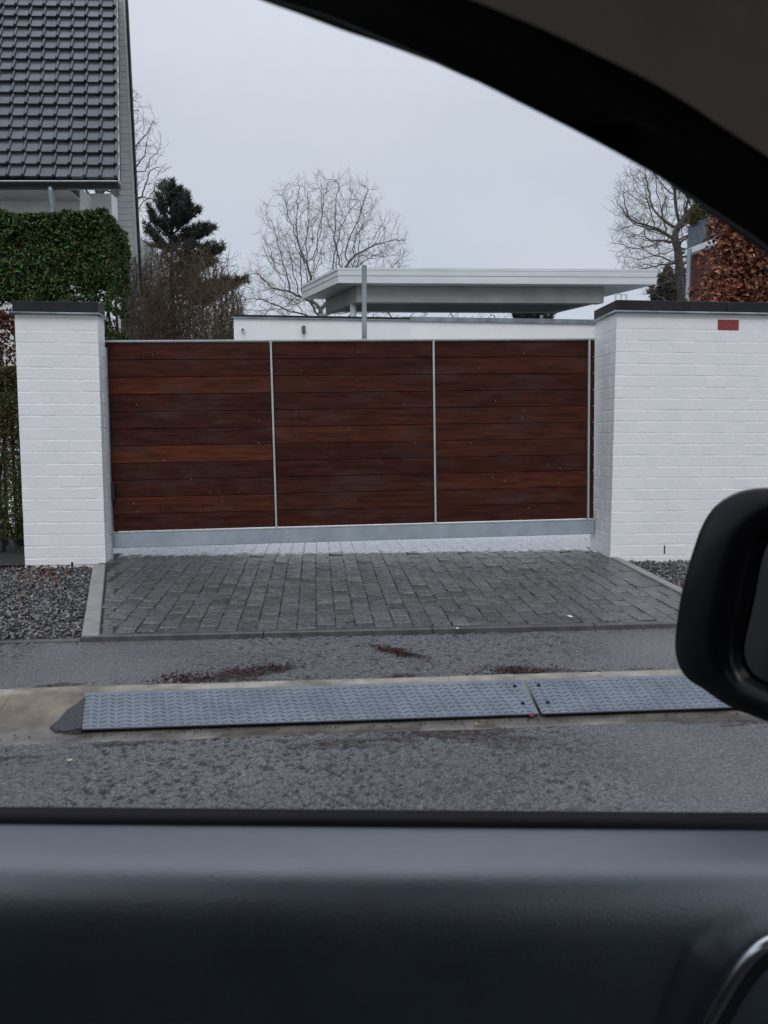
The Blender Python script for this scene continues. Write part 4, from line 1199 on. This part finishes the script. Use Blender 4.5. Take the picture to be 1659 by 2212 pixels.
def planter(off, label, lab2):
    o_ = flat(PY(1482, 538, 11.0), ztt)+dirv*off+bkv*0.02
    t = thing("planter_box", o_, label=label, cat="planter", group="blue-grey planters on the outbuilding roof")
    hh = PY(0, 493, 11.0).z-ztt
    s_ = 0.40
    q_ = [o_, o_+dirv*s_, o_+dirv*s_+bkv*s_, o_+bkv*s_]
    MB().prism(q_, (0,0,hh)).obj("box_body", M_planter, t)
    MB().prism([o_-dirv*.008-bkv*.008+Vector((0,0,hh+.002)), o_+dirv*(s_+.008)-bkv*.008+Vector((0,0,hh+.002)), o_+dirv*(s_+.008)+bkv*(s_+.008)+Vector((0,0,hh+.002)), o_-dirv*.008+bkv*(s_+.008)+Vector((0,0,hh+.002))], (0,0,.02)).obj("box_rim", M_planter, t)
    c_ = o_+dirv*(s_*.5-.04)+bkv*(s_*.5-.06)+Vector((0,0,hh+.12))
    g_ = np.random.default_rng(int(off*10)+3)
    d = g_.normal(0,1,(7000,3)); d /= np.linalg.norm(d,axis=1)[:,None]
    P_ = np.array(c_)+d*np.array([.205,.205,.185])*g_.uniform(.78,1.02,(7000,1))
    t2 = thing("box_ball", c_, label=lab2, cat="topiary ball", group="clipped box balls in the planters")
    Vv, Ff, cc = leaf_quads(P_, .022, ((.07,.075,.015),(.10,.085,.02),(.05,.06,.012),(.12,.07,.02)), g_)
    oo = mk("foliage", Vv, Ff, M_leaf, t2, cols=cc); oo['kind'] = 'stuff'
    MB().tube([c_-Vector((0,0,.2)), c_], .012, 6).obj("stem", M_bark, t2)
planter(0.0, "blue-grey planter box on the roof corner above the zinc downpipe", "round clipped box ball in the roof corner's planter")
planter(0.52, "blue-grey planter box half hidden by copper beech leaves", "clipped box ball half hidden behind the window frame")

# ------------------------------------------------------------------ small litter
def flake(name, label, cat, p, size, col, m=None, group=None):
    g_ = np.random.default_rng(int(abs(p.x*1000))+3)
    vs = []; n = 7
    for k in range(n):
        a = 2*pi*k/n; rr = size*(.6+.5*g_.random())*(1 if k % 2 else .8)
        vs.append(p+Vector((cos(a)*rr, sin(a)*rr*.7, .002+.25*size*g_.random())))
    vs.append(p+Vector((0,0,.003)))
    c = np.tile(np.array(col), (n+1, 1))
    o = mk(name, vs, [(i, (i+1)%n, n) for i in range(n)], m or M_leaf, cols=c)
    o.data.update()
    me = o.data
    tag(o, label, cat, group)
    md = o.modifiers.new("thick", 'SOLIDIFY'); md.thickness = 0.0012
    return o
def gp(x, y, z): return PZ(x, y, z)
G1 = "fallen leaves and petals"
flake("fallen_leaf", "orange-brown curled leaf on the setts near the mirror", "leaf", PZ(1341, 1349, .135), .022, (.30,.10,.04), group=G1)
flake("fallen_leaf", "pale yellow leaf on the asphalt below the plate's free end", "leaf", PZ(150, 1761-120+2, .008), .012, (.55,.45,.2), group=G1)
flake("fallen_leaf", "tiny yellow leaf on the gutter concrete before the plates", "leaf", PZ(1029, 1564, .015), .007, (.6,.55,.08), group=G1)
flake("fallen_leaf", "dark red leaf lying against the plate joint", "leaf", PZ(1149, 1547, .02), .018, (.25,.02,.015), group=G1)
flake("fallen_leaf", "brown leaf beneath the right plate's front edge", "leaf", PZ(1519, 1547, .02), .012, (.09,.05,.04), group=G1)
flake("fallen_leaf", "yellow-green leaf upper right of the right gravel", "leaf", PZ(1434, 1238, .175), .022, (.35,.35,.08), group=G1)
flake("fallen_leaf", "bright green leaf on the right gravel by the edging", "leaf", PZ(1421, 1259, .155), .022, (.16,.26,.06), group=G1)
flake("fallen_leaf", "orange leaf on the right gravel beside the mirror", "leaf", PZ(1466, 1264, .155), .022, (.35,.09,.05), group=G1)
flake("fallen_leaf", "large tan leaf on the left gravel bed", "leaf", PZ(150, 1293, .15), .028, (.32,.20,.12), group=G1)
flake("fallen_leaf", "small pale leaf left of the tan one in the gravel", "leaf", PZ(36, 1322, .135), .022, (.35,.26,.19), group=G1)
flake("fallen_leaf", "olive leaf beside the slot in the left pillar's foot", "leaf", PZ(108, 1280, .16), .02, (.22,.20,.05), group=G1)
flake("fallen_leaf", "ochre leaf on gravel in front of the pillar's left foot", "leaf", PZ(60, 1262, .17), .02, (.30,.14,.06), group=G1)
flake("litter_scrap", "long white scrap lying on the setts at right", "scrap", PZ(1233, 1333, .14), .030, (.7,.72,.75))
o = flake("litter_scrap", "short white sliver on the dark front edging stone", "scrap", PZ(988, 1358, .128), .012, (.8,.8,.8))
g_ = np.random.default_rng(77)     # tiny brown leaves among the gravel: nobody could count them
n_ = 420
S_ = g_.uniform(-3.5, -1.9, n_); N_ = np.clip(6.45-np.abs(g_.normal(0, .55, n_)), 4.5, 6.4)
ok = S_ < (SL0+(SL1-SL0)*(N_-N_DRV)/(6.13-N_DRV)-0.13); S_, N_ = S_[ok], N_[ok]
P_ = np.stack([S_*ES.x+N_*EN.x, S_*ES.y+N_*EN.y, zg(N_)+.026], -1)
Vv, Ff, cc = leaf_quads(P_, .034, ((.14,.05,.03),(.10,.035,.025),(.20,.10,.05),(.06,.03,.02)), g_, facing=np.array([0,0,2.]))
o = mk("leaf_litter", Vv, Ff, M_leaf, cols=cc); tag(o, "brown leaf litter strewn on the left gravel bed", "leaf litter", kind='stuff')

def scatter_leaves(S_, N_, Z_, size, pal, name, label, seed):
    g_ = np.random.default_rng(seed)
    P_ = np.stack([S_*ES.x+N_*EN.x, S_*ES.y+N_*EN.y, Z_], -1)
    Vv, Ff, cc = leaf_quads(P_, size, pal, g_, facing=np.array([0,0,3.]))
    o = mk(name, Vv, Ff, M_leaf, cols=cc); tag(o, label, "leaf litter", kind='stuff')
br_ = ((.06,.025,.018),(.09,.04,.025),(.04,.02,.016),(.12,.06,.035))
n_ = 170; S_ = g_.uniform(-2, 2.6, n_); N_ = 3.06+np.abs(g_.normal(0, .03, n_))
scatter_leaves(S_, N_, np.full(n_, .009), .013, br_, "leaf_litter", "brown leaf crumbs lying in the gutter before the plates", 81)
n_ = 260; S_ = g_.uniform(-2.2, 2.6, n_); N_ = np.where(g_.random(n_) < .5, N_KB+.02+np.abs(g_.normal(0, .03, n_)), N_DRV-.05-np.abs(g_.normal(0, .03, n_)))
scatter_leaves(S_, N_, np.full(n_, Z_WALK+.006), .014, br_, "leaf_litter", "brown leaf crumbs along both edges of the pavement", 82)
n_ = 900; k_ = g_.integers(0, 4, n_); cs_ = np.array([-0.30, 0.42, 1.0, -0.62])[k_]; cn_ = np.array([3.66, 3.93, 3.53, 3.55])[k_]
ds_ = g_.normal(0, 1, n_)*np.array([.115, .07, .10, .07])[k_]; S_ = cs_+ds_; N_ = np.clip(cn_+g_.normal(0, .045, n_)+ds_*np.array([.25, -.9, 0, 0])[k_], N_KB+.01, N_DRV-.04)
scatter_leaves(S_, N_, np.full(n_, Z_WALK+.006), .016, ((.05,.014,.010),(.035,.012,.010),(.07,.025,.016),(.02,.010,.009)), "leaf_mush", "dark maroon rotted leaf mush in patches on the wet pavement", 84)
n_ = 200; S_ = g_.uniform(-1.9, 2.1, n_); N_ = g_.uniform(2.3, 3.0, n_)
scatter_leaves(S_, N_, np.full(n_, .008), .006, ((.4,.39,.37),(.25,.24,.23),(.10,.06,.05)), "road_grit", "pale grit scattered over the wet road", 83)

# ------------------------------------------------------------------ the car the picture is taken from
car = thing("car", (0.1, 0.0, 0.0), label="dark car seen from its driver's seat, open side window and door", cat="car")
YW = 0.42                               # window plane at belt height
ZB = 1.2-0.5084*YW
TUM = 0.30
wn_ = Vector((0, 1, TUM)).normalized(); wp_ = Vector((0, YW, ZB))
door = MB()
k_ = YW/0.54
def dprof(): # (Y, z) of the inner trim from the seal downwards
    pr = [(0.515, 0.925), (0.495, 0.9255), (0.478, 0.9250), (0.469, 0.9240), (0.461, 0.9210), (0.4545, 0.9155), (0.4500, 0.9075), (0.4475, 0.897), (0.4470, 0.883), (0.449, 0.862), (0.452, 0.835), (0.456, 0.79), (0.46, 0.74), (0.462, 0.6), (0.465, 0.3)]
    return [(y*k_, 1.2-(1.2-z)*k_) for y, z in pr]
dp = dprof()
xs_ = np.linspace(-0.9, 0.75, 34)
vs = []; 
for x in xs_:
    sk = -0.008*x                       # the car stands slightly askew to the gate
    for y, z in dp: vs.append((x, y+sk, z-0.0045*x))
m_ = len(dp); fs = []
for i in range(len(xs_)-1):
    for j in range(m_-1): fs.append((i*m_+j, i*m_+j+1, (i+1)*m_+j+1, (i+1)*m_+j))
trim = mk("door_trim", vs, fs, M_dash, car, smooth=True)
# rubber seal: two lips along the belt line
def seal(y0, dy, z0, r, name, sq=1.0, mm=M_seal):
    P_ = [(x, (y0)*k_-0.008*x, 1.2-(1.2-z0)*k_-0.0045*x) for x in np.linspace(-0.9, 0.75, 20)]
    return MB().tube(P_, r, 8, sq=sq).obj(name, mm, car, smooth=True)
seal(0.5225, 0, 0.9225, 0.0062, "window_seal")
seal(0.536, 0, 0.9190, 0.0050, "window_seal")
seal(0.5475, 0, 0.9165, 0.0040, "belt_moulding", mm=M_seal)
# outer door skin
MB().add([(x, (0.549+0.10*f_)*k_+0.0, ZB-0.004-0.55*f_-0.0045*x) for x in (-0.9, 0.75) for f_ in (0, .15, .4, 1.0)],
         [(i, i+1, 5+i, 4+i) for i in range(3)]).obj("door_skin", M_paint, car)
# window frame: curve traced in the leaning window plane
outer = [(-2800, -262), (-1800, -258), (-900, -250), (-300, -190), (200, -110), (450, -48), (600, 0), (700, 29), (829, 82), (929, 125), (1029, 172), (1129, 222), (1229, 272), (1329, 325), (1429, 382), (1529, 445), (1629, 511), (1720, 580), (1850, 690), (2050, 900), (2250, 1200)]
inner = [(-2800, -440), (-1800, -432), (-900, -420), (-300, -360), (300, -280), (700, -130), (880, -50), (1004, 0), (1079, 30), (1179, 72), (1279, 120), (1379, 168), (1440, 203), (1494, 236), (1540, 268), (1598, 306), (1659, 346), (1760, 410), (1900, 500), (2150, 700), (2400, 900)]
def smoothpts(a, n):
    a = np.array(a, float); t_ = np.linspace(0, len(a)-1, n); out = []
    for t in t_:
        i = min(int(t), len(a)-2); f = t-i
        p0 = a[max(i-1,0)]; p1 = a[i]; p2 = a[i+1]; p3 = a[min(i+2, len(a)-1)]
        out.append(0.5*((2*p1)+(-p0+p2)*f+(2*p0-5*p1+4*p2-p3)*f*f+(-p0+3*p1-3*p2+p3)*f**3))
    return out
no_ = 130
O = [PP(x, y, wp_+wn_*0.0, wn_) for x, y in smoothpts(outer, no_)]
I = [PP(x, y, wp_-wn_*0.075, wn_) for x, y in smoothpts(inner, no_)]
def strip(rows, mat_, name, parent=car, smooth=True):
    n = len(rows[0]); vs = [p for r_ in rows for p in r_]
    fs = [(a*n+i, a*n+i+1, (a+1)*n+i+1, (a+1)*n+i) for a in range(len(rows)-1) for i in range(n-1)]
    return mk(name, vs, fs, mat_, parent, smooth=smooth)
up_ = []
for i in range(no_):
    d = (I[i]-O[i]); d -= wn_*d.dot(wn_); up_.append(d.normalized())
Oo = [O[i]+wn_*0.022+up_[i]*0.024 for i in range(no_)]
Mid1 = [O[i]+up_[i]*0.010-wn_*0.012 for i in range(no_)]
Mid2 = [O[i].lerp(I[i], .45)-wn_*0.008 for i in range(no_)]
Mid3 = [O[i].lerp(I[i], .55)-wn_*0.020 for i in range(no_)]
Outs = [Oo[i]+up_[i]*0.035-wn_*0.002 for i in range(no_)]
Outs2 = [I[i]+wn_*0.115+up_[i]*0.02 for i in range(no_)]
strip([Outs2, Outs, Oo, O, Mid1, Mid2, Mid3, I], M_frame, "window_frame")
# thin pale bead along the outer lip
MB().tube([O[i]+wn_*0.001 for i in range(0, no_)], 0.0004, 6).obj("frame_bead", M_trim, car)
# headliner and pillar trim: from the frame inwards and over the seats
def hrow(dx, dy, dz, zc): return [Vector((p.x+dx, p.y+dy, min(p.z+dz, zc))) for p in I]
H0 = [p - wn_*0.003 for p in I]
H1 = hrow(0.01, -0.012, 0.012, 1.60); H2 = hrow(0.03, -0.06, 0.040, 1.56); H3 = hrow(0.06, -0.16, 0.075, 1.55)
H4 = [Vector((p.x+.08, -0.20, min(p.z+0.11, 1.55))) for p in I]
H5 = [Vector((p.x+.05, -0.70, min(p.z+0.10, 1.54))) for p in I]
H6 = [Vector((p.x, -1.05, min(p.z+0.02, 1.48))) for p in I]
strip([H0, H1, H2, H3, H4, H5, H6], M_head, "headliner")
RF = [[q_+Vector((0, 0, 0.035)) for q_ in r_] for r_ in (H2, H4, H5, H6)]
strip([Outs2]+RF, M_paint, "roof_panel")
# unseen floor, seats, and added far side and rear panels that block sky light
MB().box((-1.0, -1.12, 0.2), (0.60, -1.07, 1.50)).obj("far_side_blocker", M_dash, car)
MB().box((-1.0, -1.07, 0.20), (1.3, 0.30, 0.24)).obj("cabin_floor", M_seat, car)
MB().box((-1.06, -1.1, 0.2), (-1.0, 0.36, 1.40)).obj("rear_blocker", M_seat, car)
MB().box((0.78, -1.06, 0.25), (1.15, 0.30, 0.93), ch=0.04).obj("dashboard", M_dash, car)
MB().box((-0.62, -0.26, 0.40), (-0.02, 0.22, 0.55), ch=0.05).obj("seat_cushion", M_seat, car)
MB().box((-0.80, -0.26, 0.40), (-0.63, 0.22, 1.10), ch=0.05).obj("seat_backrest", M_seat, car)
MB().box((-0.60, -0.95, 0.40), (-0.02, -0.45, 0.55), ch=0.05).obj("seat_cushion", M_seat, car)
MB().box((-0.80, -0.95, 0.40), (-0.61, -0.45, 1.12), ch=0.05).obj("seat_backrest", M_seat, car)
# speaker pod and chrome pull at the front of the door
dn_ = Vector((0, -1, 0.16)).normalized()
def on_trim(x, y, off=0.0):
    """point on the door trim hit by a measured sight line"""
    d = ray(x, y)
    best = None
    for (ya, za), (yb_, zb_) in zip(dp, dp[1:]):
        for _ in range(1):
            # plane through the segment
            a_ = Vector((0, ya, za)); s_ = Vector((0, yb_-ya, zb_-za)); nn_ = Vector((0, -s_.z, s_.y)).normalized()
            if abs(d.dot(nn_)) < 1e-6: continue
            tt = (a_-EYE).dot(nn_)/d.dot(nn_); q_ = EYE+d*tt
            f_ = (q_-a_).dot(s_)/s_.length_squared
            if tt > 0 and -0.02 <= (Vector((0,q_.y,q_.z))-a_).dot(s_)/s_.length_squared <= 1.02:
                if best is None: best = q_
    if best is None: best = EYE+d*((dp[8][0])/d.y)
    return EYE + (best-EYE)*(1-off/(best-EYE).length)
rid = [(1330, 2420), (1365, 2280), (1398, 2154), (1428, 2079), (1456, 2018), (1490, 1982), (1531, 1946), (1587, 1922), (1659, 1909), (1750, 1903), (1850, 1910), (1950, 1960)]
rp = [on_trim(x, y) for x, y in smoothpts(rid, 48)]
inn = [on_trim(x+(1700-x)*0.13, y+(2250-y)*0.13) for x, y in smoothpts(rid, 48)]
inn2 = [on_trim(x+(1700-x)*0.45, y+(2250-y)*0.45, 0.012) for x, y in smoothpts(rid, 48)]
cenp = on_trim(1720, 2300, 0.012)
R1_ = [p+dn_*0.0004 for p in rp]; R2_ = [p.lerp(q_, .45)-dn_*0.004 for p, q_ in zip(rp, inn)]; R3_ = [p+dn_*0.006 for p in inn]; R4_ = [p for p in inn2]
strip([[p-dn_*0.004 for p in rp], R1_, R2_, R3_, R4_, [cenp]*48], M_dash, "speaker_pod")
chp = [(1490, 2330), (1512, 2260), (1531, 2207), (1556, 2162), (1573, 2132), (1601, 2090), (1631, 2056), (1665, 2034), (1720, 2015), (1800, 2010)]
MB().tube([on_trim(x, y, 0.022) for x, y in smoothpts(chp, 40)], 0.0029, 12).obj("chrome_strip", M_chrome, car, smooth=True)
chi = [on_trim(x+6, y+8, 0.019) for x, y in smoothpts(chp, 40)]
strip([chi, [on_trim(x+60, y+60, 0.004) for x, y in smoothpts(chp, 40)], [on_trim(1800, 2400, 0.0)]*40], M_black, "grille_recess")

# door mirror
mq = EYE + ray(1452, 1393)*(0.62/ray(1452, 1393).y)
mn = Vector((-cos(radians(34)), -sin(radians(34)), 0.0))
outl = [(1659,1054),(1618,1056),(1583,1065),(1550,1084),(1526,1109),(1507,1144),(1493.5,1182),(1482.7,1217),(1469,1266),(1459.7,1317),(1453.4,1366),(1452,1393),(1454,1420),(1463.7,1447),(1482.7,1471),(1518,1493),(1572,1528),(1626,1550),(1680,1569),(1740,1584),(1800,1580),(1840,1555),(1860,1500),(1866,1400),(1862,1300),(1850,1200),(1830,1120),(1790,1075),(1730,1058)]
def closed(a, n):
    a = np.array(a, float); m = len(a); out = []
    for t in np.linspace(0, m, n, endpoint=False):
        i = int(t); f = t-i; p0, p1, p2, p3 = a[(i-1)%m], a[i%m], a[(i+1)%m], a[(i+2)%m]
        out.append(0.5*((2*p1)+(-p0+p2)*f+(2*p0-5*p1+4*p2-p3)*f*f+(-p0+3*p1-3*p2+p3)*f**3))
    return out
OL = closed(outl, 96)
gla = [(1700,1120),(1672,1135),(1653,1160),(1632,1209),(1615,1298),(1598,1375),(1592,1415),(1596,1440),(1612,1462),(1659,1487),(1720,1515),(1780,1528),(1815,1510),(1828,1440),(1822,1300),(1808,1190),(1780,1135),(1740,1118)]
# resample the glass outline by angle so both rings pair up
def by_angle(poly, c, n, src):
    P_ = np.array(closed(poly, 400)); A_ = np.arctan2(P_[:,1]-c[1], P_[:,0]-c[0])
    out = []
    for p in src:
        a = atan2(p[1]-c[1], p[0]-c[0]); k = np.argmin(np.abs((A_-a+pi)%(2*pi)-pi)); out.append(P_[k])
    return out
GL = by_angle(gla, (1700, 1330), 96, OL)
side = mirror = thing  # placeholder names replaced below
mirror = mk("mirror_housing", *(lambda: (None, None))(), None) if False else None
ring = lambda pts_, off: [PP(x, y, mq, mn) - mn*off for x, y in pts_]
lerp2 = lambda A_, B_, f: [a*(1-f)+b*f for a, b in zip(A_, B_)]
cen2 = np.array((1690, 1320))
grow = lambda A_, s_: [cen2+(a-cen2)*s_ for a in A_]
rows = [ring(grow(OL, .30), .105), ring(grow(OL, .62), .092), ring(grow(OL, .84), .068), ring(grow(OL, .95), .040), ring(grow(OL, .992), .016), ring(OL, 0.004), ring(lerp2(OL, GL, .06), -0.001), ring(lerp2(OL, GL, .5), -0.0035), ring(lerp2(OL, GL, .82), -0.001), ring(lerp2(OL, GL, .86), 0.006), ring(lerp2(OL, GL, .99), 0.014)]
n = 96; vs = [p for r_ in rows for p in r_]; fs = []
for a in range(len(rows)-1):
    for i in range(n): fs.append((a*n+i, a*n+(i+1)%n, (a+1)*n+(i+1)%n, (a+1)*n+i))
fs.append(tuple(range(n)))
mh = mk("mirror_housing", vs, fs, M_mirh, car, smooth=True)
gv = ring(GL, 0.010); gc = PP(1710, 1320, mq, mn)-mn*0.010+mn*0.0015
mk("mirror_glass", gv+[gc], [(i, (i+1)%n, n) for i in range(n)], M_mirg, mh, smooth=True)
q0 = PP(1800, 1480, mq, mn)-mn*0.05; q1 = Vector((q0.x+0.05, YW+0.02, ZB+0.01))
MB().tube([q0, q0.lerp(q1, .5)+Vector((0,0,-.01)), q1], [.022,.02,.03], 12).obj("mirror_arm", M_mirh, mh, smooth=True)
